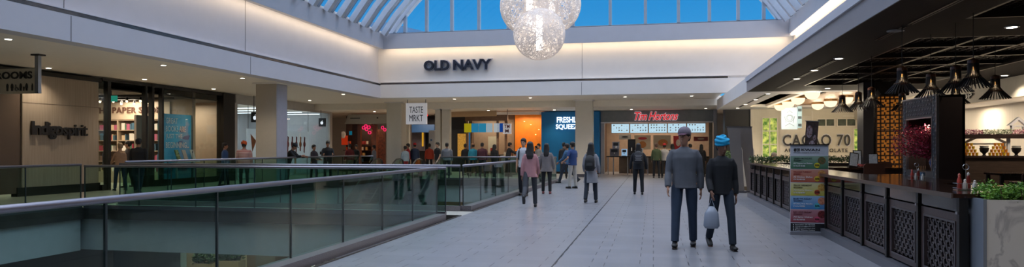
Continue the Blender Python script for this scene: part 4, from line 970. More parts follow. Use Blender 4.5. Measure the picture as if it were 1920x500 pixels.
# orange juice / smoothie wall
o = thing('orange_stall', 'food stall with glowing orange wall and white rail', 'food stall', (-7.2, 41, 0))
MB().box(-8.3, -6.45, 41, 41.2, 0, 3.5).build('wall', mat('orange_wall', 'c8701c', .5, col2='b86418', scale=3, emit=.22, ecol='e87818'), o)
MB().box(-9.2, -6.45, 38.9, 39.6, 3.45, 3.6).build('canopy', wall_w, o)
b = MB(); [b.cyl(x, 40.9, z, z+.02, .04, 10) for x, z in ((-7.3, 2.9), (-7.0, 2.3), (-6.8, 2.6), (-7.7, 3.1))]; b.build('drop_lights', emis('warm_pts', 'ffe0a0', 4), o)
area('orange_stall_lamp', (-7.4, 40.2, 3.4), 1.5, .8, 70, (1, .7, .4))
o = thing('round_juice_counter', 'round pale counter with bottles before the orange wall', 'counter', (-7.9, 38.2, 0))
MB().cyl(-7.9, 38.2, 0, 1.0, .62, 28).build('drum', mat('counter_pale', '9c9c9e', .4), o); MB().cyl(-7.9, 38.2, 1.0, 1.05, .68, 28).build('worktop', white_m, o)
BT = None; rr = random.Random(4)
for k in range(14):
    t = 2*pi*k/14; x, y = -7.9+.45*cos(t), 38.2+.45*sin(t); z = 1.05; q = rr.choice([0, 1, 2]); hh = .24
    o = MB().lathe([(.03, 0), (.045, .02), (.04, .16), (.015, .2), (.015, hh)], (x, y, z), 10).build('juice_bottle', mat('jb%d' % q, ['c8c0b0', '9a3a2a', '6a4a30'][q], .3), None, loc=(x, y, z))
    tag(o, ['pale', 'red', 'brown'][q]+' bottle standing on the round juice counter', 'bottle', ['pale', 'red', 'brown'][q]+' bottles on the round counter')
# wood-framed stall with coloured menu boards
o = thing('menu_board_stall', 'brown timber-framed food stall under the coloured menu boards', 'food stall', (-9.7, 39.5, 0))
wd = mat('stall_wood', '7d6350', .5, col2='6b5342', scale=4, stretch=(1, 1, 8))
MB().box(-11.0, -8.4, 41.3, 41.5, 0, 3.6).build('back_wall', mat('stall_back', '857364', .6, noise=.1), o)
for x in (-10.98, -10.7, -9.1, -8.6): MB().box(x, x+.14, 39.4, 39.55, 0, 3.2).build('post', wd, o)
MB().box(-11, -8.4, 39.3, 39.45, 3.1, 3.45).build('header', wd, o); MB().box(-11, -8.6, 39.2, 39.9, .0, 1.05).build('counter_front', wd, o); MB().box(-11.05, -8.55, 39.1, 40, 1.05, 1.1).build('counter_top', dark, o)
b = MB().prism([(-8.7, 37.6, 3.3), (-12.3, 38.6, 3.3), (-12.3, 38.8, 3.62), (-8.7, 37.7, 3.62)], (0, .1, 0)); b.build('curved_canopy', mat('canopy_tan', 'a88a68', .5, emit=.08), o)
for i, (c, w) in enumerate((('b8a81c', .42), ('2f88b0', .42), ('2f90b8', .42), ('a8c0cc', .36), ('c0c8cc', .36), ('1c4a9c', .42))):
    x0 = -11.0+i*.45 if i < 5 else -8.98
    tag(MB().box(x0, x0+w, 39.12, 39.2, 2.42, 2.95).build('menu_board', emis('mb_'+c, c, .65)), ['yellow lit menu board, first of the coloured row', 'blue lit menu board right of the yellow one', 'second blue lit menu board in the coloured row', 'first pale lit menu board in the coloured row', 'second pale lit menu board in the coloured row', 'deep blue lit menu board at the right of the coloured row'][i], 'menu board')
o = thing('order_panel', 'pale lit order panel with a red notice behind the stall queue', 'sign', (-9.6, 39.95, 1.1)); MB().box(-9.9, -9.2, 40.6, 40.65, 1.2, 2.2).build('panel', mat('order_pale', 'b0a890', .5, emit=.25), o); MB().box(-9.75, -9.4, 40.58, 40.6, 1.25, 1.5).build('notice', mat('order_red', 'a83024', .5), o)
area('stall_lamp', (-9.8, 40.4, 3.3), 2, .8, 60, (1, .8, .55))
# dark shop with golden glow
o = thing('dark_boutique', 'dark shopfront with golden lit display between the pillar and the timber stall', 'shopfront', (-11.6, 41, 0))
MB().box(-13.2, -11.05, 40.2, 40.4, 2.6, 3.6).build('fascia', mat('ink_blue', '121820', .4), o); MB().box(-13.2, -11.05, 41.6, 41.8, 0, 3.6).build('back_wall', mat('ink_blue'), o)
MB().box(-12.1, -11.5, 41.5, 41.6, .9, 2.4).build('golden_display', mat('golden', 'a07830', .5, col2='503818', scale=12, emit=.4, ecol='d8a040'), o)
MB().box(-11.4, -11.15, 41.5, 41.6, .9, 2.6).build('blue_display', emis('boutique_blue', '3878a8', .5), o)
# screens shop behind the square sign
o = thing('games_shopfront', 'dark shop with blue header and red ceiling light behind the square sign', 'shopfront', (-13.9, 42, 0))
MB().box(-15.6, -13.1, 43, 43.2, 0, 3.6).build('back_wall', mat('games_dark', '15181f', .5), o); MB().box(-15.3, -13.15, 41.9, 42.0, 2.5, 3.0).build('blue_header', mat('games_blue', '27405c', .4, emit=.25, ecol='3c6a98'), o)
MB().box(-15.5, -14.6, 42.5, 42.6, 1.3, 2.6).build('grey_display', mat('games_grey', '4a4650', .5, noise=.3), o)
MB().cyl(-14.0, 41.0, 3.5, 3.6, .1, 14).build('red_light', emis('red_spot', 'e02818', 2), o)
MB().box(-14.75, -14.66, 42.3, 42.4, 1.6, 2.5).build('gold_strip', emis('gold_strip', 'd8a030', .8), o); MB().box(-13.75, -13.6, 42.3, 42.4, 1.2, 1.9).build('screen', emis('games_screen', 'c0d0e0', .8), o)
area('games_lamp', (-14.2, 40.8, 3.4), 1.5, 1, 80, (1, .75, .6))
o = thing('information_totem', 'tall narrow white directory totem beside the slim pillar', 'directory', (-12.4, 37.5, 0))
MB().box(-12.62, -12.28, 37.4, 37.5, .05, 2.5).build('panel', mat('totem_white', 'b8bcc4', .4), o); MB().box(-12.66, -12.24, 37.35, 37.55, 0, .05).build('base', steel_d, o); MB().box(-12.52, -12.42, 37.39, 37.4, 1.9, 2.0).build('symbol', mat('totem_blue', '3868a0', .4), o)
# red-brown toy store
o = thing('red_brown_store', 'dark red-brown timber shopfront with pale slanted fascia and pink neon', 'shopfront', (-17.5, 40, 0))
rb = mat('mahogany', '4f2a20', .4, col2='3a1e17', scale=4, stretch=(1, 1, 7))
MB().box(-19.9, -18.1, 42, 42.2, 0, 3.6).build('back_wall', mat('toy_dark', '2a1a16', .6), o)
MB().box(-18.55, -18.1, 40, 40.3, 0, 3.2).build('panel', rb, o); MB().box(-18.55, -15.7, 39.9, 40.2, 3.0, 3.6).build('header', rb, o)
MB().box(-18.1, -17.9, 39.8, 40, 0, 2.75).build('door_post', mat('mahogany_lit', '6b3a22', .4), o); MB().box(-17.1, -16.85, 39.8, 40, 0, 2.75).build('door_post', mat('mahogany_lit'), o); MB().box(-18.1, -16.85, 39.8, 40, 2.75, 2.95).build('door_head', mat('mahogany_lit'), o)  # door timber is a lit copy of the mahogany, light put into its colour
MB().box(-17.95, -17.0, 41.6, 41.7, 0, 2.7).build('interior', mat('toy_red', '5a2c1c', .5, col2='2a140e', scale=8, emit=.1), o)
b = MB().prism([(-18.75, 39.3, 2.98), (-15.7, 39.3, 2.98), (-15.7, 39.3, 3.55), (-18.5, 39.3, 3.55)], (0, .12, 0)); b.build('slanted_fascia', mat('fascia_pale', '9c9890', .5), o)
b = MB(); b.box(-18.35, -17.7, 39.285, 39.3, 3.3, 3.36).box(-16.6, -16.5, 39.285, 39.3, 3.3, 3.38); b.build('fascia_marks', dark, o)
pk = emis('pink_neon', 'e82860', 1.1)
b = MB()
for (cx, cz) in ((-17.6, 2.75), (-17.4, 2.65), (-17.25, 2.78), (-17.2, 2.45), (-17.45, 2.85)): b.tube([(cx+.09*cos(t*.7), 39.6, cz+.09*sin(t*.7)) for t in range(10)], .035, 6)
for (cx, cz) in ((-16.35, 2.75), (-16.2, 2.62)): b.tube([(cx+.08*cos(t*.7), 39.6, cz+.09*sin(t*.7)) for t in range(10)], .03, 6)
b.build('pink_flower_neon', pk, o)
MB().box(-19.5, -18.8, 41.6, 41.7, 2.35, 2.6).build('teal_sign', emis('teal_sign', '1c7890', .5), o)
MB().box(-19.85, -19.45, 41.2, 41.3, 1.7, 2.3).build('red_board', emis('red_board', 'c83818', .5), o); MB().prism([(-19.7+.14*cos(2*pi*k/14), 41.15, 2.35+.24*sin(2*pi*k/14)) for k in range(14)], (0, .03, 0)).build('white_oval', white_m, o)
rr = random.Random(9); tm = [mat('toy%d' % i, c, .5) for i, c in enumerate(('b04a2a', 'c8a060', '4a6a8a', '8a3030', 'd0c8b8'))]
for k in range(26):
    x = -19.8+rr.random()*1.6; z = .6+.38*(k % 4); tag(MB().box(x, x+.12, 41.6, 41.75, z, z+.2).build('boxed_toy', tm[k % 5]), 'small boxed goods on the shelves of the red-brown store', 'box', 'boxed goods in the red-brown store')
b = MB(); [b.box(-19.9, -18.1, 41.55, 41.9, .56+.38*k, .6+.38*k) for k in range(4)]; tag(b.build('display_shelf', rb), 'dark shelves of boxed goods at the left of the red-brown store', 'shelf')
area('toy_lamp', (-18.2, 41.0, 3.3), 2, 1, 50, (1, .65, .4))
# black hoarding + planter wall with bold letters
struct(MB().box(3.5, 5.2, 35.5, 36.5, 0, 3.66).build('wall_hoarding', dark_wall))
o = thing('low_planter', 'low white planter with black letters beside the far walkway', 'planter', (3.3, 29, 0))
MB().box(3.0, 3.35, 25.3, 33.5, .14, 1.0).build('white_panel', mat('planter_white', 'c9c4b8', .5), o); MB().box(2.98, 3.37, 25.28, 33.5, 0, .14).build('base', mat('planter_base', '6a5a44', .5), o)
b = MB(); text(b, 'COZ', (2.99, 29.6, .38), (0, -1, 0), (0, 0, 1), 2.6, .48, .02, .03); b.build('letters', bk, o)
b = MB(); [b.box(3.05, 3.08, y-.02, y+.02, 1.0, 1.28) for y in (26, 27.2, 28.4, 29.6, 30.8, 32)]; b.build('posts', chrome, o)
bush('planter_greenery', 'green potted plants growing along the low white planter wall', 'plant', 3.05, 3.35, 25.5, 33.2, 1.0, .36, 2600, .09, lf2, stems=20)

# ================================================================ LEFT: BOOKSTORE
XS = -19.05
o = thing('bookstore_sign_wall', 'pale timber wall panel on a black base carrying the bookstore name', 'shopfront', (XS, 18.9, 0))
pw = mat('pale_striped_timber', 'a89886', .5, col2='988876', scale=2.5, stretch=(1, 14, .3))
MB().box(XS-.3, XS, 17.55, 20.5, .28, 3.8).build('timber_panel', pw, o); MB().box(XS-.25, XS-.02, 17.4, 20.6, 0, .28).build('black_base', dark, o)
MB().box(XS, XS+.006, 17.55, 20.5, 2.9, 2.915).build('joint', mat('joint_brown', '6b5d50', .6), o)
MB().box(XS-.3, XS-.05, 16.6, 17.55, .1, 3.8).build('brown_return', mat('brown_return', '5b4a3c', .5), o)
o = thing('store_lettering', 'heavy black Indigospirit letters on the pale timber wall', 'sign', (XS+.05, 18.9, 1.75))
b = MB(); text(b, 'Indigo', (XS+.02, 17.82, 1.78), (0, 1, 0), (0, 0, 1), 1.15, .56, .06, .035, 0, .85); text(b, 'spirit', (XS+.02, 18.99, 1.78), (0, 1, 0), (0, 0, 1), .98, .5, .06, .012, 0, .9); b.build('letters', bk, o)
o = thing('bookstore_frame', 'black metal shopfront frame of the bookstore with glass windows', 'shopfront', (XS, 22, 0))
b = MB(); b.box(XS-.1, XS+.05, 8, 20.6, 3.8, 3.93).box(XS-.1, XS+.08, 20.6, 23.2, 3.86, 3.95).box(XS-.1, XS+.1, 23.0, 28.3, 3.85, 3.97)
b.box(XS-.12, XS+.06, 20.85, 21.0, 0, 3.9).box(XS-.12, XS+.06, 22.7, 22.82, 0, 3.9).box(XS-.12, XS+.06, 23.05, 23.17, 0, 3.9).box(XS-.12, XS+.06, 23.6, 23.7, 0, 3.9)
b.box(XS-.2, XS+.15, 27.4, 28.25, 0, 3.97).box(XS-.08, XS+.05, 20.6, 21, 0, .2).box(XS-.08, XS+.05, 23.1, 27.4, 0, .25).box(XS-.12, XS+.06, 12, 12.1, 0, 3.9).box(XS-.08, XS+.05, 8, 16.6, 0, .2)
b.build('frame', dark, o)
for (y0, y1) in ((20.5, 20.85), (23.7, 27.4), (12.1, 16.6), (8, 12)): MB().box(XS-.03, XS-.015, y0, y1, .2, 3.85).build('glass_pane', G_shop, o)
b = MB()
for z in (1.3, 2.2, 3.2): b.box(XS-.04, XS, 25.5, 25.53, z, z+.05)
b.box(XS-.012, XS-.0, 25.5, 25.515, .2, 3.85); b.build('pane_joint', steel_d, o)
struct(MB().box(-27, -19.4, 26.0, 26.15, 0, 4).build('wall_bookstore', mat('bookstore_beige', 'a8947e', .6)))
struct(MB().box(-24.6, -19.2, 10, 28.3, 3.6, 3.65).box(-27, -24.6, 10, 28.3, 3.6, 3.65).build('ceiling', mat('bookstore_black_ceiling', '1a1614', .6)))
struct(MB().box(-27, -19.3, 28.3, 28.45, 0, 4).build('wall_party', mat('bookstore_beige')))
o = thing('store_lettering', 'brown THE PAPER SHOP letters on the beige header inside the bookstore', 'sign', (-22.7, 25.9, 3.1))
MB().box(-25.2, -20.5, 25.93, 25.98, 2.75, 3.5).build('header_board', mat('header_beige', 'b8a68f', .5, emit=.05), o)
text(MB(), 'THE PAPER SHOP', (-24.3, 25.92, 3.02), (1, 0, 0), (0, 0, 1), 3.35, .27, .03, .02, 0, 1.1).build('letters', mat('letter_brown', '5a3c30', .5), o)
# shelves + books
sh = mat('shelf_birch', 'a08c74', .5)
o = thing('bookcase', 'wide pale bookcase under the paper shop lettering', 'bookcase', (-22.9, 25.8, 0))
b = MB(); b.box(-25, -20.6, 25.9, 25.94, 0, 2.7)
b.build('back', mat('shelf_back', '75624f', .6), o)
LV = [.45, .9, 1.35, 1.8, 2.25]
b = MB(); [b.box(-25, -20.6, 25.55, 25.9, z, z+.03) for z in LV+[2.68]]; b.build('shelf_boards', sh, o)
b = MB(); [b.box(x, x+.05, 25.54, 25.9, 0, 2.7) for x in (-25, -23.9, -22.8, -21.7, -20.6)]; b.build('uprights', sh, o)
MB().box(-25, -20.6, 25.5, 25.9, 0, .45).build('drawer_base', sh, o)
rr = random.Random(21); bc = [mat('book%d' % i, c, .5) for i, c in enumerate(('c8c0b0', '8a2c3c', '3c5a6a', 'd8d0c4', '6a5040', 'a05068', '4a6a50', 'b8a080'))]
bk_me = {}
for z in LV:
    x = -24.9
    while x < -20.75:
        if any(abs(x-u) < .14 for u in (-23.9, -22.8, -21.7)): x += .1; continue
        w = rr.choice([.05, .07, .16, .2]); h = rr.choice([.22, .26, .3]); ci = rr.randrange(8)
        key = (w, h, ci)
        if key not in bk_me:
            q = LB(); q.box(-w/2, w/2, 0, .2, 0, h-.0); oo = q.build('book', bc[ci], None, loc=(0, 0, 0)); bk_me[key] = oo
        else: oo = bk_me[key].copy(); COL.objects.link(oo)
        oo.location = (x+w/2, 25.6, z+.03)
        col_ = ['cream', 'dark red', 'slate blue', 'white', 'brown', 'pink', 'green', 'tan'][ci]
        tag(oo, col_+' '+('face-out book' if w > .1 else 'spine-out book')+' on the bookcase under the paper shop lettering', 'book', col_+' books on the wide bookcase, '+('face out' if w > .1 else 'spine out'))
        x += w+.012+(rr.random() < .15)*.15
# left bookcase behind the first window
o = thing('bookcase', 'narrow bookcase in the window at the far left edge', 'bookcase', (-20.3, 16.2, 0))
b = MB(); b.box(-20.9, -20.86, 14.6, 17.3, 0, 3); b.build('back', mat('shelf_back'), o)
b = MB(); [b.box(-20.86, -20.5, 14.6, 17.3, z, z+.03) for z in (.3, .75, 1.2, 1.65, 2.1, 2.55)]; [b.box(-20.86, -20.48, y, y+.04, 0, 3) for y in (14.6, 15.5, 16.4, 17.26)]; b.build('shelves', mat('shelf_pale', 'b8a893', .5), o)
bk2 = {}
for z in (.33, .78, 1.23, 1.68, 2.13):
    y = 15.6
    while y < 17.1:
        if abs(y-16.42) < .14: y += .1; continue
        w = rr.choice([.06, .18]); h = .28; ci = rr.randrange(8); q = LB(); q.box(0, .2, 0, w, 0, h)
        if (w, ci) not in bk2: bk2[(w, ci)] = q.build('book', bc[ci], None, loc=(0, 0, 0)); oo = bk2[(w, ci)]
        else: oo = bk2[(w, ci)].copy(); COL.objects.link(oo)
        oo.location = (-20.75, y, z); col_ = ['cream', 'dark red', 'slate blue', 'white', 'brown', 'pink', 'green', 'tan'][ci]
        tag(oo, col_+(' wide' if w > .1 else ' slim')+' book in the narrow bookcase at the far left edge', 'book', col_+(' wide' if w > .1 else ' slim')+' books in the far left window'); y += w+.02
area('bookstore_window_fill', (-21.2, 27.3, 3.5), 2, .8, 90, (1, .85, .68))  # unseen area light added to brighten the wall behind the window
for yy, pw_ in ((14, 60), (18.5, 80), (22.5, 170), (25, 110)): area('bookstore_lamp', (-22, yy, 3.55), 1.5, 1.5, pw_, (1, .85, .66))
tk = thing('track_light', 'row of small ceiling spotlights glowing inside the bookstore entrance', 'track light', (-21, 23.5, 3.45))
MB().box(-24, -19.6, 23.48, 23.52, 3.5, 3.6).build('track', dark, tk)
for k in range(7):
    x = -23.6+k*.62; MB().loft([(x, 23.5, 3.5), (x+.05, 23.42, 3.36)], [.03, .055], 10).build('spotlight_head', dark, tk); MB().ball((x+.055, 23.41, 3.345), .042, 8, 6).build('spotlight_bulb', emis('spot_bulb', 'ffdca0', 10), tk)
tk = thing('track_light', 'short track of warm ceiling spotlights above the blue poster', 'track light', (-20.5, 25, 3.45))
MB().box(-22.3, -19.4, 24.78, 24.82, 3.5, 3.6).build('track', dark, tk)
for k in range(4):
    x = -21.9+k*.62; MB().loft([(x, 24.8, 3.5), (x+.05, 24.72, 3.36)], [.03, .055], 10).build('spotlight_head', dark, tk); MB().ball((x+.055, 24.71, 3.345), .042, 8, 6).build('spotlight_bulb', emis('spot_bulb', 'ffdca0', 10), tk)
o = thing('exit_sign', 'small green exit sign inside the bookstore near the timber wall', 'sign', (-19.6, 20.75, 3.3)); MB().box(-19.75, -19.3, 21.6, 21.65, 3.2, 3.42).build('body', emis('exit_green', '2f9a80', .6), o); MB().box(-19.56, -19.54, 21.61, 21.64, 3.42, 3.6).build('hanger', dark, o)
# blue poster
o = thing('window_poster', 'large blue poster reading GREAT BOOKS ARE JUST THE BEGINNING in the bookstore window', 'poster', (-19.5, 25.4, .2))
pb = mat('poster_blue', '3d93b8', .5, col2='5cb0cc', scale=1.2, emit=.12, ecol='3d93b8')
MB().box(-19.54, -19.5, 24.04, 26.0, .12, 2.9).build('panel', pb, o)
b = MB(); Z = (2.5, 2.17, 1.84, 1.5)
for s, z, w in zip(('GREAT', 'BOOKS ARE', 'JUST THE', 'BEGINNING...'), Z, (.72, 1.22, 1.0, 1.42)): text(b, s, (-19.495, 24.42, z), (0, 1, 0), (0, 0, 1), w, .24, .012, .012)
b.build('poster_text', mat('poster_white', 'd8e4ea', .5), o)
b = MB()
for (cy, cz, s) in ((25.4, 2.2, .35), (25.7, 1.9, .4), (25.3, 1.7, .3), (25.55, .6, .6), (24.6, .5, .5)):
    b.prism([(-19.499, cy-s*.8, cz), (-19.499, cy-s*.2, cz+s*.3), (-19.499, cy+s*.6, cz+s*.35), (-19.499, cy+s*.3, cz-.05), (-19.499, cy-s*.1, cz-s*.15)], (.002, 0, 0))
b.build('blue_ribbons', mat('ribbon_blue', '1f6a9c', .5), o)
o = thing('poster_display_stand', 'beige display panel edge behind the blue poster', 'display', (-19.9, 23.7, 0)); MB().box(-20.1, -20.0, 23.4, 24.1, .2, 2.8).build('panel', mat('stand_beige', '8c7c6a', .5), o); MB().box(-20.2, -19.9, 23.35, 24.15, 0, .2).build('base', dark, o)
for i, (y, lb) in enumerate(((24.95, 'green and white picture stand before the blue poster, on a small table'), (25.4, 'pale framed card beside the green picture stand'), (25.9, 'pale pointed ornament at the right foot of the poster'))):
    o = thing('tabletop_display', lb, 'display', (-19.25, y, 1.0)); b = MB(); b.prism([(-19.3, y-.1, 1.0), (-19.3, y+.12, 1.0), (-19.4, y+.05, 1.42), (-19.4, y-.17, 1.42)], (.03, 0, 0)); b.build('card', mat('tdc%d' % i, ['3a5a3a', 'b8b8b4', 'c0c4c0'][i], .4, col2='a8b87a' if i == 0 else None, scale=10), o); MB().box(-19.38, -19.24, y-.08, y+.1, .98, 1.0).build('foot', dark, o)
tag(MB().box(-19.45, -19.15, 24.7, 26.1, .9, .98).box(-19.34, -19.26, 24.8, 24.86, 0, .9).box(-19.34, -19.26, 25.9, 25.96, 0, .9).build('display_table', white_m), 'narrow white table with small displays at the foot of the blue poster', 'table')
# ================================================================ LEFT: DEVICE STORE
o = thing('device_storefront', 'all-glass storefront with pale frame beyond the bookstore', 'shopfront', (XS, 33, 0))
b = MB(); b.box(XS-.08, XS+.04, 28.5, 38.1, 3.55, 4.0).box(XS-.1, XS+.05, 37.9, 38.2, 0, 3.6).box(XS-.1, XS+.05, 28.3, 28.6, 0, 3.6).box(XS-.03, XS+.02, 28.6, 37.9, 0, .06); b.build('frame', mat('storefront_white', 'b4b3b2', .5), o)
for k in range(4): MB().box(XS-.03, XS-.015, 28.62+k*2.33, 28.62+(k+1)*2.33-.03, .06, 3.55).build('glass_pane', G_shop, o)
struct(MB().box(-24.6, -24.5, 28.5, 38.2, 0, 4).build('wall_device_store', mat('cool_white', 'b9bec4', .5))); struct(MB().box(-24.6, XS, 38.1, 38.25, 0, 4).build('wall_device_side', mat('cool_white')))
b = MB(); [b.box(-24, -19.6, 29.2+k*2.1, 29.35+k*2.1, 3.5, 3.54) for k in range(5)]; o2 = tag(b.build('linear_ceiling_lights', emis('linear_cool', 'dfeaf4', 3)), 'thin white lines of ceiling light inside the glass storefront', 'ceiling light')
area('device_store_lamp', (-21.8, 33, 3.5), 4, 8, 170, (.88, .94, 1))
def apple(b, y, z, s, x):
    P = []
    for k in range(20):
        t = 2*pi*k/20; r_ = s*(1+.08*cos(2*t)-.12*(1 if abs(sin(t)) > .9 and False else 0)); P.append((x, y+r_*.82*cos(t), z+r_*.95*sin(t)-(.1*s if abs(cos(t)) < .2 else 0)))
    b.prism(P, (.01, 0, 0)); b.prism([(x, y, z+s*1.05), (x, y+s*.35, z+s*1.6), (x, y+s*.42, z+s*1.25)], (.01, 0, 0))
for (y, lb) in ((29.3, 'black blade sign with white fruit emblem, left of the beige pillar'), (36.0, 'black blade sign with white fruit emblem, right of the beige pillar')):
    o = thing('blade_sign', lb, 'sign', (XS+.3, y, 2.7)); x = XS+.35
    x0, x1 = x-.05, x+.35
    MB().box(x0, x1, y, y+.1, 2.72, 3.2).build('box', mat('blade_black', '1b2733', .4), o); MB().box(x0+.1, x0+.13, y+.04, y+.07, 3.2, 3.98).build('hanger', steel_d, o)
    b = MB(); P = []
    cx = (x0+x1)/2; cz = 2.93
    for k in range(20):
        t = 2*pi*k/20; P.append((cx+.085*cos(t)*(1-.05*sin(t)), y-.012, cz+.095*sin(t)-(.02 if abs(cos(t)) < .25 and sin(t) > 0 else 0)))
    b.prism(P, (0, .01, 0)); b.prism([(cx, y-.012, cz+.1), (cx+.04, y-.012, cz+.16), (cx+.045, y-.012, cz+.12)], (0, .01, 0)); b.build('emblem', emis('emblem_white', 'dfe8f0', 1.0), o)
for (y0, y1, z0, z1, lb, c) in ((30.2, 31.3, 1.05, 2.45, 'tall white window poster with a red-lined dark triangular device', 0), (33.7, 36.4, 1.05, 2.45, 'wide white window panel with pictures of watches', 1)):
    x = XS-.5; o = thing('window_poster', lb, 'poster', (x, (y0+y1)/2, z0)); MB().box(x-.03, x, y0, y1, z0, z1).build('panel', mat('poster_white2', 'cfd8e0', .4, emit=.3, ecol='cfdce8'), o); b = MB()
    if c == 0: b.prism([(x+.004, y0+.3, 2.2), (x+.004, y0+.8, 1.85), (x+.004, y0+.45, 1.3)], (.004, 0, 0))
    else:
        for k in range(5):
            yy = y0+.3+k*.45; b.prism([(x+.004, yy-.06, 1.25+.1*(k % 2)), (x+.004, yy+.06, 1.2+.1*(k % 2)), (x+.004, yy+.13, 2.1), (x+.004, yy, 2.15)], (.004, 0, 0)); b.prism([(x+.006, yy+.03+.14*cos(2*pi*q/12), 1.7+.17*sin(2*pi*q/12)) for q in range(12)], (.004, 0, 0))
    b.build('picture', mat('device_dark', '30404e' if c else '5a3034', .4, col2='a83a3a' if c == 0 else '5c7c90', scale=6), o)
    for yy in (y0+.1, y1-.12): MB().box(x-.02, x, yy, yy+.02, z1, 4.0).build('hanging_wire', steel_d, o)
for i, y in enumerate((30.5, 33.2, 35.8)):
    o = thing('display_table', 'long pale wooden product table inside the glass storefront, ' + ['nearest', 'middle', 'farthest'][i], 'table', (-21.6, y, 0)); MB().box(-23, -20.2, y-.45, y+.45, .88, .95).build('table_top', mat('maple', 'b09878', .4), o)
    for x in (-22.9, -20.35):
        for yy in (y-.4, y+.34): MB().box(x, x+.08, yy, yy+.08, 0, .88).build('leg', mat('maple'), o)
# lower-floor planters seen through the near glass
for i, (x, w) in enumerate(((-17.2, 1.6), (-15.4, .9))):
    pass
lp = [(at_y(428, 487, 30), 1.5), (at_y(384, 492, 28.5), 1.1)]
for i, (p, w) in enumerate(lp):
    o = thing('lower_planter', ['brown planter box on the lower floor, right one', 'brown planter box on the lower floor, left one'][i], 'planter', (p.x, p.y, -5)); MB().box(p.x-w/2, p.x+w/2, p.y-.3, p.y+.3, -5, p.z).build('box', mat('lower_box', '8a7a64', .5), o)
    bush('lower_plant', ['spiky dark green plants in the right planter on the lower floor', 'dark green shrub in the left planter on the lower floor'][i], 'plant', p.x-w/2+.1, p.x+w/2-.1, p.y-.25, p.y+.25, p.z, .45, 600, .2, mat('lower_leaf', '2f4a2c', .6, noise=.3), stems=12)
area('lower_fill', (-20, 28, -1.3), 5, 6, 260, (1, .86, .66))  # unseen light added for the dark space under the gallery
for x0, x1, c in ((-20.4, -19.9, '5b4a3c'), (-18.8, -18.1, '2f2722'), (-19.9, -18.8, '55534e')):
    struct(MB().box(x0, x1, 31.5, 32.1, -5, -1.05).build('wall_lower_column', mat('lowc_'+c, c, .5)))
for y in (24, 36): area('lower_fill', (-12, y, -1.3), 8, 5, 420, (1, .86, .66))  # added unseen lights, strong enough to bounce up onto the ceilings
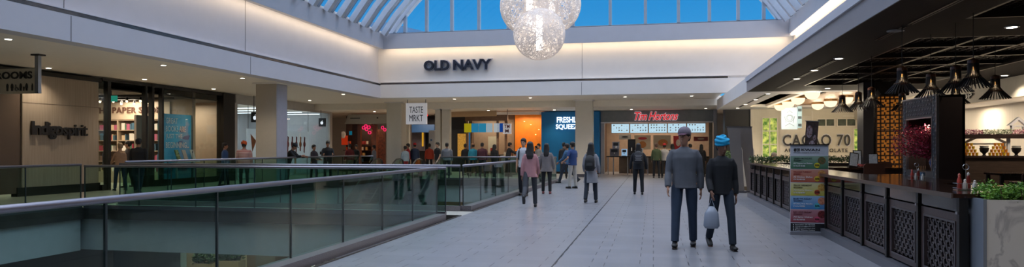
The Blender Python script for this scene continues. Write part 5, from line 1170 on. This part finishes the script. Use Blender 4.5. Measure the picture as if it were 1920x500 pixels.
# ================================================================ PEOPLE
def skin_m(c): return mat('skin_'+c, c, .55, noise=.04)
def cloth(c, c2=None, **k): return mat('cloth_'+c+(c2 or ''), c, .85, col2=c2, noise=None if c2 else .12, scale=k.get('scale', 9), stretch=k.get('stretch', (1, 1, 1)), bump=.15)
def remesh(o, v, sm=4):
    m = o.modifiers.new('join', 'REMESH'); m.mode = 'VOXEL'; m.voxel_size = v; m.use_smooth_shade = True
    if sm: s = o.modifiers.new('soften', 'SMOOTH'); s.iterations = sm; s.factor = .5
def person(label, x, y, head, h=1.72, build=1.0, top='33363c', bottom='20242c', skin='9c6f55', hair='15110f', hairs='short', legs=((8, 6), (-10, 4)), arms=((6, 8, 20), (-4, 8, 15)), lean=0, headturn=0, headtilt=0, detail=.012, shoes='151515', sleeve=1.0, coat=0, hat=None, bag=None, top2=None, sit=False, female=False, stripes=None, z0=0, split=0, carry=None):
    """figure in its own coordinates facing +y; legs = (thigh forward deg, knee bend) left/right; arms = (swing forward, outward, elbow bend)"""
    rt = thing('person', label, 'person', (x, y, z0), R(head))
    s = h/1.75; bw = build
    V = Vector
    hipw = .095*s; sh = (.175 if female else .195)*s*bw
    # legs
    J = []
    for side, (t, kb) in zip((-1, 1), legs):
        hip = V((side*hipw, 0, 0)); t_ = R(t); k_ = R(t-kb)
        sp_ = .02*s*side
        knee = hip+V((sp_, .44*s*sin(t_), -.44*s*cos(t_)))
        ank = knee+V((sp_*.5, .41*s*sin(k_), -.41*s*cos(k_)))
        J.append((hip, knee, ank, t-kb))
    low = min(a.z-(.075*s if p > -22 else .10*s) for _, _, a, p in J)
    hz = -low
    off = V((0, 0, hz)); J = [(a+off, b+off, c+off, p) for a, b, c, p in J]
    ln = R(lean); 
    def T(px, py, pz):        # torso point: height above hip, leaned forward
        return V((px*s, (py*cos(ln)+pz*sin(ln))*s, hz+(pz*cos(ln)-py*sin(ln))*s))
    pel = T(0, 0, .02); waist = T(0, 0, .18); chest = T(0, 0, .38); neck = T(0, -.01, .53)
    hl = ln*.55+R(headtilt); hc = neck+V((0, sin(hl)*.15*s+.02*s, cos(hl)*.15*s))
    # head frame
    yaw = Matrix.Rotation(R(headturn), 3, 'Z') @ Matrix.Rotation(-hl, 3, 'X')
    def Hd(px, py, pz): return hc+yaw @ V((px*s, py*s, pz*s))
    b = LB()
    prof = [(-.125, .02, .03, .05), (-.11, .036, .045, .042), (-.085, .05, .062, .03), (-.05, .062, .078, .015), (-.015, .069, .09, .004), (.02, .073, .097, -.002), (.055, .073, .097, -.006), (.085, .064, .086, -.01), (.108, .045, .062, -.012), (.122, .015, .02, -.012)]
    b.loft([Hd(0, q[3], q[0]) for q in prof], [(q[1]*s, q[2]*s) for q in prof], 16, ref=yaw @ V((1, 0, 0)))
    b.loft([Hd(0, .088, .022), Hd(0, .104, -.012), Hd(0, .112, -.03), Hd(0, .09, -.042)], [.008*s, .012*s, .016*s, .012*s], 8)          # nose
    b.ball(Hd(0, .092, -.066), (.022*s, .01*s, .009*s), 8, 6); b.ball(Hd(-.03, .084, .032), (.022*s, .012*s, .008*s), 8, 6); b.ball(Hd(.03, .084, .032), (.022*s, .012*s, .008*s), 8, 6)
    for q in (-1, 1): b.ball(Hd(q*.075, -.005, -.005), (.01*s, .02*s, .03*s), 8, 6)                                                     # ears
    b.loft([neck-V((0, 0, .05*s)), neck+(hc-neck)*.35, Hd(0, -.01, -.06)], [(.058*s*bw, .06*s), (.05*s, .052*s), (.05*s, .055*s)], 12)
    # torso
    b.loft([pel-V((0, 0, .05*s)), pel+V((0, 0, .03*s)), waist, chest, T(0, 0, .47), T(0, 0, .51)], [(.13*s*bw, .09*s), (.15*s*bw, .1*s), (.125*s*bw, .09*s*bw), (.15*s*bw, .095*s*bw), (.125*s*bw, .075*s), (.06*s, .055*s)], 14)
    # legs & feet
    for hip, kn, an, p in J:
        b.loft([hip+V((0, 0, .02)), hip.lerp(kn, .45), kn, kn.lerp(an, .35), an], [(.082*s*bw, .085*s), (.068*s*bw, .072*s), (.05*s, .052*s), (.047*s, .052*s), (.034*s, .036*s)], 12)
        fp = R(min(0, p)*.9) if p < -22 else 0
        fd = V((0, cos(fp), sin(fp))); 
        b.loft([an-fd*.05*s+V((0, 0, -.035*s)), an+fd*.03*s+V((0, 0, -.04*s)), an+fd*.16*s+V((0, 0, -.052*s))], [(.032*s, .03*s), (.038*s, .035*s), (.036*s, .018*s)], 10)
    # arms with hands
    A = []
    for side, (sw, ou, eb) in zip((-1, 1), arms):
        shd = T(side*(sh/s-.022), 0, .448)
        a_, o_ = R(sw)+ln*.3, R(ou)
        ud = V((side*sin(o_)*cos(a_), sin(a_), -cos(a_)*cos(o_)))
        el = shd+ud*.29*s
        inw = -.25*side*min(1, eb/70)
        f_ = R(sw+eb)+ln*.3
        fd = V((side*sin(o_)*.5+inw, sin(f_), -cos(f_))).normalized()
        wr = el+fd*.25*s
        A.append((shd, el, wr, fd))
        b.loft([shd, shd.lerp(el, .3), el, el.lerp(wr, .3), wr], [.03*s*bw, .038*s*bw, .033*s, .034*s, .024*s], 10)
        # palm: width along w_, thickness along n_ (towards the body)
        n_ = V((-side, 0, 0)); n_ = (n_-fd*n_.dot(fd)).normalized(); w_ = fd.cross(n_)*(-side)
        if w_.y < 0 and eb < 60: w_ = -w_
        pe = wr+fd*.09*s
        b.loft([wr, wr+fd*.03*s, pe], [(.024*s, .015*s), (.038*s, .015*s), (.041*s, .013*s)], 10, ref=w_)
        for k, fl_ in enumerate((.066, .075, .07, .055)):
            base = pe+w_*(.030-.0205*k)*s-fd*.012*s
            curl = .45+.08*k
            d1 = (fd+n_*.15*curl).normalized(); d2 = (fd+n_*.9*curl).normalized(); d3 = (fd*.7+n_*1.4*curl).normalized()
            q1 = base+d1*fl_*.45*s; q2 = q1+d2*fl_*.35*s; q3 = q2+d3*fl_*.28*s
            b.loft([base, q1, q2, q3], [.0092*s, .0088*s, .008*s, .006*s], 8)
        tb = wr+fd*.025*s+w_*.03*s; t1 = tb+(fd*.7+w_*.6+n_*.3).normalized()*.034*s; t2 = t1+(fd+n_*.4).normalized()*.03*s
        b.loft([tb, t1, t2], [.012*s, .0105*s, .008*s], 8)
    ob = b.build('body', skin_m(skin), rt); remesh(ob, min(detail, .0085) if detail < .02 else .011, 2)
    # eyes
    for q in (-1, 1):
        e = LB(); e.ball(Hd(q*.03, .083, .015), (.012*s, .007*s, .007*s), 8, 6); e.build('eye', mat('eye_dark', '1e1815', .3), rt)
    # trousers / skirt
    c = LB(); tr = .012*s
    for hip, kn, an, p in J:
        d = (an-kn).normalized(); end = an-d*(.01*s)
        c.loft([hip+V((0, 0, .04*s)), hip.lerp(kn, .15), hip.lerp(kn, .45), kn, kn.lerp(an, .4), end], [(.055*s*bw+tr, .07*s+tr), (.07*s*bw+tr, .088*s+tr), (.068*s*bw+tr, .077*s+tr), (.053*s+tr, .056*s+tr), (.05*s+tr, .056*s+tr), (.044*s+tr, .048*s+tr)], 12)
    c.loft([pel-V((0, 0, .09*s)), pel-V((0, 0, .03*s)), pel+V((0, 0, .06*s)), pel+V((0, 0, .13*s))], [(.125*s*bw, .09*s), (.148*s*bw, .105*s), (.145*s*bw, .105*s), (.135*s*bw, .1*s)], 14)
    oc = c.build('trousers', cloth(bottom), rt); remesh(oc, detail)
    # shoes
    for hip, kn, an, p in J:
        fp = R(min(0, p)*.9) if p < -22 else 0; fd = V((0, cos(fp), sin(fp))); up = V((0, -sin(fp), cos(fp)))
        c = LB(); zz = an-up*.033*s
        c.loft([zz-fd*.075*s, zz-fd*.055*s, zz+fd*.02*s, zz+fd*.1*s, zz+fd*.165*s, zz+fd*.185*s], [(.02*s, .02*s), (.038*s, .042*s), (.042*s, .042*s), (.046*s, .034*s), (.04*s, .028*s), (.02*s, .014*s)], 12, ref=(1, 0, 0))
        c.loft([zz, an+(kn-an).normalized()*.02*s], [(.04*s, .045*s), (.038*s, .042*s)], 10)
        so = c.build('shoe', mat('shoe_'+shoes, shoes, .5), rt); remesh(so, detail, 2)
        c = LB(); z2 = zz-up*.036*s; c.loft([z2-fd*.08*s, z2+fd*.02*s, z2+fd*.18*s], [(.034*s, .008*s), (.04*s, .008*s), (.036*s, .008*s)], 10); c.build('sole', mat('sole', '2a2a2a' if shoes != 'd8d8d8' else 'c8c8c8', .6), so)
    # top
    c = LB(); g = .02*s
    low_ = T(0, 0, -.06 if not coat else -coat)
    c.loft([low_, T(0, 0, -.02), waist, chest, T(0, 0, .455), T(0, -.002, .49), T(0, -.005, .515), T(0, -.005, .54)], [((.16+.04*bool(coat))*s*bw+g, .12*s*bw+g), (.152*s*bw+g, .112*s*bw+g), (.138*s*bw+g, .104*s*bw+g), (.16*s*bw+g, .108*s*bw+g), (.158*s*bw+g, .095*s+g*.6), (.125*s*bw, .085*s), (.085*s, .07*s), (.058*s, .058*s)], 16)
    for (shd, el, wr, fd), side in zip(A, (-1, 1)):
        pts = [shd+V((-side*.085*s, 0, .035*s)), shd+V((-side*.03*s, 0, .012*s)), shd.lerp(el, .25), el]; rr_ = [.02*s, .044*s*bw+g*.4, .049*s*bw+g*.4, .041*s+g*.4]
        if sleeve > .6: e_ = el.lerp(wr, min(.97, sleeve)); pts += [el.lerp(e_, .5), e_]; rr_ += [.044*s+g*.5, .036*s+g*.4]
        else: pts[-1] = shd.lerp(el, .75)
        c.loft(pts, rr_, 12)
    tm_ = cloth(top, top2, **(stripes or {}))
    ot = c.build('jacket' if coat or sleeve > .9 else 'shirt', tm_, rt); remesh(ot, detail)
    # hair
    hm = mat('hair_'+hair, hair, .6, noise=.3, scale=60)
    if hairs != 'none':
        c = LB()
        hp = [(-.06, .066, .062, -.05), (-.03, .08, .078, -.045), (.01, .087, .092, -.036), (.05, .09, .11, -.016), (.085, .084, .11, -.012), (.115, .068, .088, -.014), (.142, .035, .045, -.014)]
        c.loft([Hd(0, q[3], q[0]) for q in hp], [(q[1]*s, q[2]*s) for q in hp], 16, ref=yaw @ V((1, 0, 0)))
        if hairs == 'long':
            bk_ = T(0, -.125, .36)
            c.loft([Hd(0, -.03, .06), Hd(0, -.06, -.02), Hd(0, -.075, -.1), Hd(0, -.1, -.17)*.6+bk_*.4, bk_], [(.08*s, .07*s), (.09*s, .065*s), (.1*s, .055*s), (.1*s, .04*s), (.07*s, .02*s)], 14, ref=yaw @ V((1, 0, 0)))
            for q in (-1, 1): c.loft([Hd(q*.06, .02, .06), Hd(q*.08, .01, -.03), Hd(q*.085, -.01, -.13)], [.025*s, .022*s, .016*s], 8)
        if hairs == 'bun': c.ball(Hd(0, -.12, .05), .04*s, 10, 8)
        oh = c.build('hair', hm, rt); remesh(oh, .009, 2)
    if hat and hat[0] == 'cap':
        c = LB(); hp = [(.035, .093, .115, -.012), (.065, .094, .117, -.012), (.105, .086, .104, -.012), (.14, .055, .068, -.012), (.153, .012, .015, -.012)]
        c.loft([Hd(0, q[3], q[0]) for q in hp], [(q[1]*s, q[2]*s) for q in hp], 18, ref=yaw @ V((1, 0, 0))); oc_ = c.build('cap', cloth(hat[1]), rt, smooth=True)
        c = LB(); c.loft([Hd(0, .06, .045), Hd(0, .12, .04), Hd(0, .165, .028)], [(.07*s, .008*s), (.066*s, .008*s), (.04*s, .006*s)], 14, ref=yaw @ V((1, 0, 0))); c.build('peak', cloth(hat[2]), oc_)
    if hat and hat[0] == 'turban':
        c = LB()
        for k in range(5): 
            zz = .045+.024*k; rx = (.09, .097, .094, .077, .044)[k]; tilt = .02*(k % 2*2-1)
            c.loft([Hd(rx*1.0*cos(2*pi*j/18), -.012+rx*1.15*sin(2*pi*j/18), zz+tilt*cos(2*pi*j/18)+.018*max(0, -sin(2*pi*j/18))) for j in range(19)], .02*s, 8)
        c.loft([Hd(0, -.012, .02), Hd(0, -.012, .09), Hd(0, -.012, .15)], [(.078*s, .1*s), (.085*s, .1*s), (.04*s, .05*s)], 16); oc_ = c.build('turban', cloth(hat[1]), rt); remesh(oc_, .009, 3)
    if bag == 'backpack':
        c = LB(); c.loft([T(0, -.2, .02), T(0, -.215, .08), T(0, -.215, .3), T(0, -.19, .42), T(0, -.17, .45)], [(.12*s, .05*s), (.145*s, .085*s), (.14*s, .085*s), (.11*s, .06*s), (.05*s, .02*s)], 14); bp_ = c.build('backpack', mat('black_nylon', '131416', .7, bump=.2, scale=30), rt, smooth=True)
        c = LB()
        for q in (-1, 1): c.loft([T(q*.1, -.15, .44), T(q*.11, -.02, .54), T(q*.11, .12, .42), T(q*.13, .1, .2), T(q*.13, -.14, .08)], [(.02*s, .008*s)]*5, 8)
        c.build('shoulder_strap', mat('black_nylon'), bp_); c = LB(); c.loft([T(0, -.29, .08), T(0, -.305, .16), T(0, -.29, .24)], [(.09*s, .02*s), (.1*s, .03*s), (.09*s, .02*s)], 12); c.build('pocket', mat('black_nylon'), bp_)
    if bag == 'shoulder':
        c = LB(); c.loft([T(.2, -.1, -.02), T(.21, -.1, .1), T(.2, -.09, .2)], [(.06*s, .12*s), (.06*s, .12*s), (.04*s, .1*s)], 12); bp_ = c.build('shoulder_bag', mat('black_nylon'), rt, smooth=True); c = LB(); c.tube([T(.2, -.1, .18), T(.16, -.06, .5), T(.17, .06, .4), T(.2, .0, .2)], .012, 6); c.build('strap', mat('black_nylon'), bp_)
    rt['_hand'] = 0
    del rt['_hand']
    return rt, A, T
# foreground pair
D = .009
m1, A1, T1 = person('man in grey sweater and purple-grey cap walking towards the viewer, nearest person', .46, 10.7, 180-4, 1.83, 1.06, top='54575e', bottom='243246', skin='a0745c', hair='2a201a', hat=('cap', '6c6470', '5e3c50'), legs=((-6, 6), (14, 4)), arms=((-10, 8, 10), (8, 8, 22)), headturn=-14, detail=D, shoes='17181a', sleeve=.93)
m2, A2, T2 = person('man in black polo shirt and bright blue turban, walking beside the man in grey', 1.0, 10.62, 180+8, 1.68, 1.0, top='111318', bottom='1c2836', skin='6e4a38', hair='14100e', hat=('turban', '1593be'), legs=((16, 8), (-12, 22)), arms=((-8, 8, 20), (10, 8, 30)), headturn=12, headtilt=8, detail=D, shoes='131313', sleeve=.9)
w_ = m2.matrix_basis @ A2[1][2]+Vector((0, 0, -.1))
o = thing('plastic_carrier_bag', 'translucent pale carrier bag held by the man in the blue turban', 'bag', (w_.x, w_.y, w_.z-.42))
b = MB(); b.loft([(w_.x, w_.y, w_.z-.42), (w_.x, w_.y, w_.z-.38), (w_.x, w_.y, w_.z-.2), (w_.x, w_.y, w_.z-.1)], [(.09, .05), (.115, .07), (.1, .06), (.04, .025)], 14); b.build('body', mat('plastic_film', '8f98a6', .3), o, smooth=True)
b = MB(); b.tube([(w_.x-.04, w_.y, w_.z-.1), (w_.x, w_.y, w_.z+.015), (w_.x+.04, w_.y, w_.z-.1)], .008, 6); b.build('handle', mat('plastic_film'), o)
D = .011
person('woman in pink jacket with long black hair walking away beside the glass railing', -3.05, 17.0, 6, 1.68, .98, top='a8797c', bottom='35383e', hairs='long', female=True, legs=((12, 4), (-26, 34))[::-1], arms=((-6, 10, 10), (8, 10, 25)), detail=D, bag=None, coat=.12)
person('woman in loose grey top and black trousers walking away', -3.42, 22.1, 2, 1.66, 1.05, top='77706f', bottom='16171b', hairs='long', female=True, legs=((3, 2), (-3, 2)), arms=((4, 14, 12), (0, 14, 12)), coat=.16, shoes='7a3a3c', detail=D)
person('young man in white shirt facing the viewer behind the woman in pink', -3.98, 21.0, 175, 1.82, .95, top='b8b8bc', bottom='1c1e24', skin='b08468', legs=((10, 6), (-8, 8)), arms=((6, 8, 30), (-4, 8, 20)), sleeve=.4, bag='backpack', detail=D)
person('man in royal blue polo and pale trousers standing with a hand on his hip', -2.93, 25.2, 55, 1.74, 1.08, top='1d3a6c', bottom='a8a49c', skin='a67c62', legs=((4, 3), (-3, 2)), arms=((-10, 30, 70), (2, 8, 10)), sleeve=.4, detail=D)
person('woman in long grey coat with black backpack walking away', -1.67, 18.7, -4, 1.66, 1.0, top='85868c', bottom='1c2430', hairs='long', female=True, legs=((-8, 14), (10, 4)), arms=((5, 12, 35), (0, 12, 30)), coat=.34, bag='backpack', detail=D)
person('woman in black with a patterned grey backpack walking away, centre of the walkway', -.47, 22.4, 3, 1.66, 1.12, top='17191f', bottom='111216', hairs='long', female=True, legs=((6, 3), (-5, 6)), arms=((3, 16, 20), (0, 16, 20)), bag=None, detail=D)
o_, Aq, Tq = person('man in blue striding across between the railing end and the pillar', -3.6, 28.9, 75, 1.75, 1.0, top='33587a', bottom='1f2836', legs=((24, 8), (-24, 20)), arms=((20, 8, 30), (-20, 8, 20)), detail=D)
bp = thing('patterned_backpack', 'black and white patterned backpack on the woman in black', 'backpack', (-.47, 22.18, 1.0), R(3))
b = LB(); b.loft([(0, 0, .02), (0, -.02, .08), (0, -.02, .28), (0, 0, .37), (0, .02, .39)], [(.12, .05), (.15, .08), (.14, .08), (.1, .05), (.05, .02)], 14); b.build('bag', mat('pattern_bag', '17181c', .7), bp, smooth=True)
b = LB(); [b.box(-.11+.02*(k % 2), .11-.02*(k % 2), -.108, -.1, .1+.04*k, .112+.04*k) for k in range(5)]; b.build('pattern', mat('bag_stripes', '9c9ca0', .7), bp); b = LB()
for q in (-1, 1): b.tube([(q*.09, .02, .37), (q*.1, .14, .42), (q*.11, .2, .4)], .012, 6)
b.build('strap', mat('pattern_bag'), bp)
# everyone else
P = [
 ('person in dark jacket inside the bookstore door, left of the beige-jacketed woman', -19.6, 19.75+1.7, 150, 1.7, dict(top='1d1c1f', bottom='17181c', hairs='long')),
 ('woman in beige jacket and jeans browsing at the bookstore entrance', -18.35, 20.7, 60, 1.7, dict(top='9c7c62', bottom='22324a', skin='b08a70', hair='a08868', female=True, legs=((12, 5), (-10, 10)), arms=((20, 10, 50), (10, 10, 40)))),
 ('man with dark hair behind the woman in the beige jacket', -19.5, 22.4, 120, 1.78, dict(top='3c3430', bottom='1c1c20', skin='a67c60')),
 ('tall man in black jacket and jeans seen from behind before the bookstore', -16.75, 19.7, 20, 1.84, dict(top='0e0e11', bottom='1b2a42', build=1.15, legs=((8, 4), (-12, 14)))),
 ('person in blue top left of the striped shirt, passing the bookstore window', -16.5, 25.0-1.0, -70, 1.72, dict(top='2c4a76', bottom='1d2a40')),
 ('person in red and white striped shirt and orange turban', -15.4, 24.1-.5, 30, 1.76, dict(top='8c3a38', top2='b8a8a0', bottom='26282e', hat=('turban', 'c0501c'), build=1.25, stripes=dict(scale=3, stretch=(.1, .1, 6)))),
 ('man in dark jacket and cap leaning on the railing beside the beige pillar', -14.5, 25.2, -80, 1.76, dict(top='17171a', bottom='15161a', hat=('cap', '2a2c30', '2a2c30'), lean=24, headtilt=14, arms=((40, 8, 40), (40, 8, 50)), build=1.12)),
 ('woman in dark top between the leaning man and the man with a phone', -14.6, 27.6, -110, 1.66, dict(top='26191c', bottom='1a1a1e', hairs='bun', female=True, arms=((10, 8, 70), (20, 8, 60)))),
 ('man in black track jacket looking at his phone by the railing', -14.55, 28.8, -150, 1.84, dict(top='141519', bottom='17181d', arms=((20, 10, 80), (20, 10, 80)), headtilt=14, build=1.1)),
 ('person in red shirt before the red-brown store', -16.0, 34.2, 60, 1.74, dict(top='64191c', bottom='6a5a44', build=1.15)),
 ('person in black inside the red-brown store doorway', -16.9, 37.0, 170, 1.7, dict(top='15161a', bottom='15161a')),
 ('person in grey jacket partly hidden by the square white pillar, left side', -14.9, 34.9, 90, 1.66, dict(top='7a7a7e', bottom='26262c')),
 ('person in red top under the square hanging sign', -12.95, 34.9, 120, 1.75, dict(top='a02226', bottom='26202a')),
 ('person in pale top and red trousers before the escalators', -12.85, 34.2, 60, 1.62, dict(top='8fa0a8', bottom='7c1a20', build=1.15)),
 ('person with red cap and dark blue jacket under the hanging sign', -12.6, 35.0, 10, 1.78, dict(top='1e2c44', bottom='17181d', hat=('cap', 'b02024', 'b02024'))),
 ('person in orange-red jacket right of the red cap', -12.25, 36.4, 20, 1.76, dict(top='a83a22', bottom='17181d')),
 ('man in black t-shirt and khaki trousers walking before the slim pillars', -10.9, 33.7, 150, 1.82, dict(top='17181c', bottom='6c6454', sleeve=.4, skin='b08a70', legs=((12, 5), (-10, 10)))),
 ('person in light grey hooded jacket, back turned, right of the slim pillars', -10.15, 32.9, 10, 1.78, dict(top='6e7074', bottom='24262c', build=1.2)),
 ('person in dark coat right of the grey hooded jacket', -10.0, 35.8, 0, 1.74, dict(top='1a1c24', bottom='17181c')),
 ('person in turquoise shirt and cap in the stall queue', -9.3, 34.8, 20, 1.76, dict(top='1f7c98', bottom='26282e', hat=('cap', '7c5a44', '7c5a44'))),
 ('person in maroon shirt in the stall queue', -8.6, 34.0, 0, 1.78, dict(top='431c28', bottom='1b1c22', build=1.15)),
 ('long-haired person in black at the right of the stall queue', -8.0, 34.2, -20, 1.7, dict(top='0f1013', bottom='121317', hairs='long', female=True, build=1.15)),
 ('person in dark jacket reaching over the round juice counter', -7.45, 34.9, -60, 1.8, dict(top='1c1d22', bottom='1b1d24', arms=((60, 8, 30), (50, 8, 30)), lean=10)),
 ('dark-haired person seated low by the orange wall', -6.2, 36.4, 150, 1.62, dict(top='2a2224', bottom='17181c')),
 ('person in white top by the orange wall behind the young man', -5.9, 35.4, 150, 1.74, dict(top='8c8a8c', bottom='202024')),
 ('dark-haired person between the grey top and the striding man', -4.3, 33.3, 10, 1.78, dict(top='202428', bottom='17181c')),
 ('person in green vest in the coffee queue', -.55+.7, 34.8, 5, 1.76, dict(top='3f4c30', bottom='15161a', skin='a67c60', hair='5a4030')),
 ('person in white top and red cap in the coffee queue', .55, 35.2, 5, 1.74, dict(top='a8a4a0', bottom='17181c', hat=('cap', 'b02224', 'b02224'))),
 ('dark-clothed person in the coffee queue left of the grey sweater', .95, 35.6, 20, 1.72, dict(top='26262c', bottom='17181c', hairs='long')),
 ('person in chequered shirt just right of the grey sweater, far off', 1.85, 36.2, 30, 1.72, dict(top='3c4454', top2='8c8c94', bottom='17181c')),
 ('black-clothed person queueing left of the blue turban', 2.45, 36.8, -10, 1.7, dict(top='15161a', bottom='15161a', hairs='long')),
 ('person in black close behind the woman with the grey coat', -2.0, 25.6-3.2, 0, 1.62, dict(top='131418', bottom='131418', hairs='long')),
]
for lb, x, y, hd, hh, kw in P:
    kw.setdefault('detail', .016)
    kw.setdefault('legs', random.choice([((5, 3), (-4, 3)), ((9, 5), (-8, 8)), ((-3, 2), (4, 4))])); person(lb, x, y, hd, hh, **kw)
# seated customer by the green window
person('person in black seated at the far end of the dining area, before the green window', 4.45, 27.2, 100, 1.74, top='1a1a1e', bottom='1a1a1e', skin='b08a70', hair='8a8078', legs=((85, 88), (85, 88)), arms=((20, 8, 60), (20, 8, 60)), detail=.014)
o = thing('armchair', 'dark seat under the customer before the green window', 'chair', (4.55, 27.2, 0), R(100))
b = LB(); b.box(-.25, .25, -.2, .25, .3, .42); b.build('seat', dark, o); b = LB(); b.box(-.25, .25, -.28, -.2, .3, .95); b.build('backrest', dark, o)
for q in (-.22, .19):
    for r_ in (-.2, .2): b = LB(); b.box(q, q+.03, r_, r_+.03, 0, .3); b.build('leg', dark, o)
# phone
o = tag(MB().box(-14.75, -14.67, 28.43, 28.445, 1.2, 1.34).build('mobile_phone', dark), 'dark phone in the hands of the man in the black track jacket', 'phone')
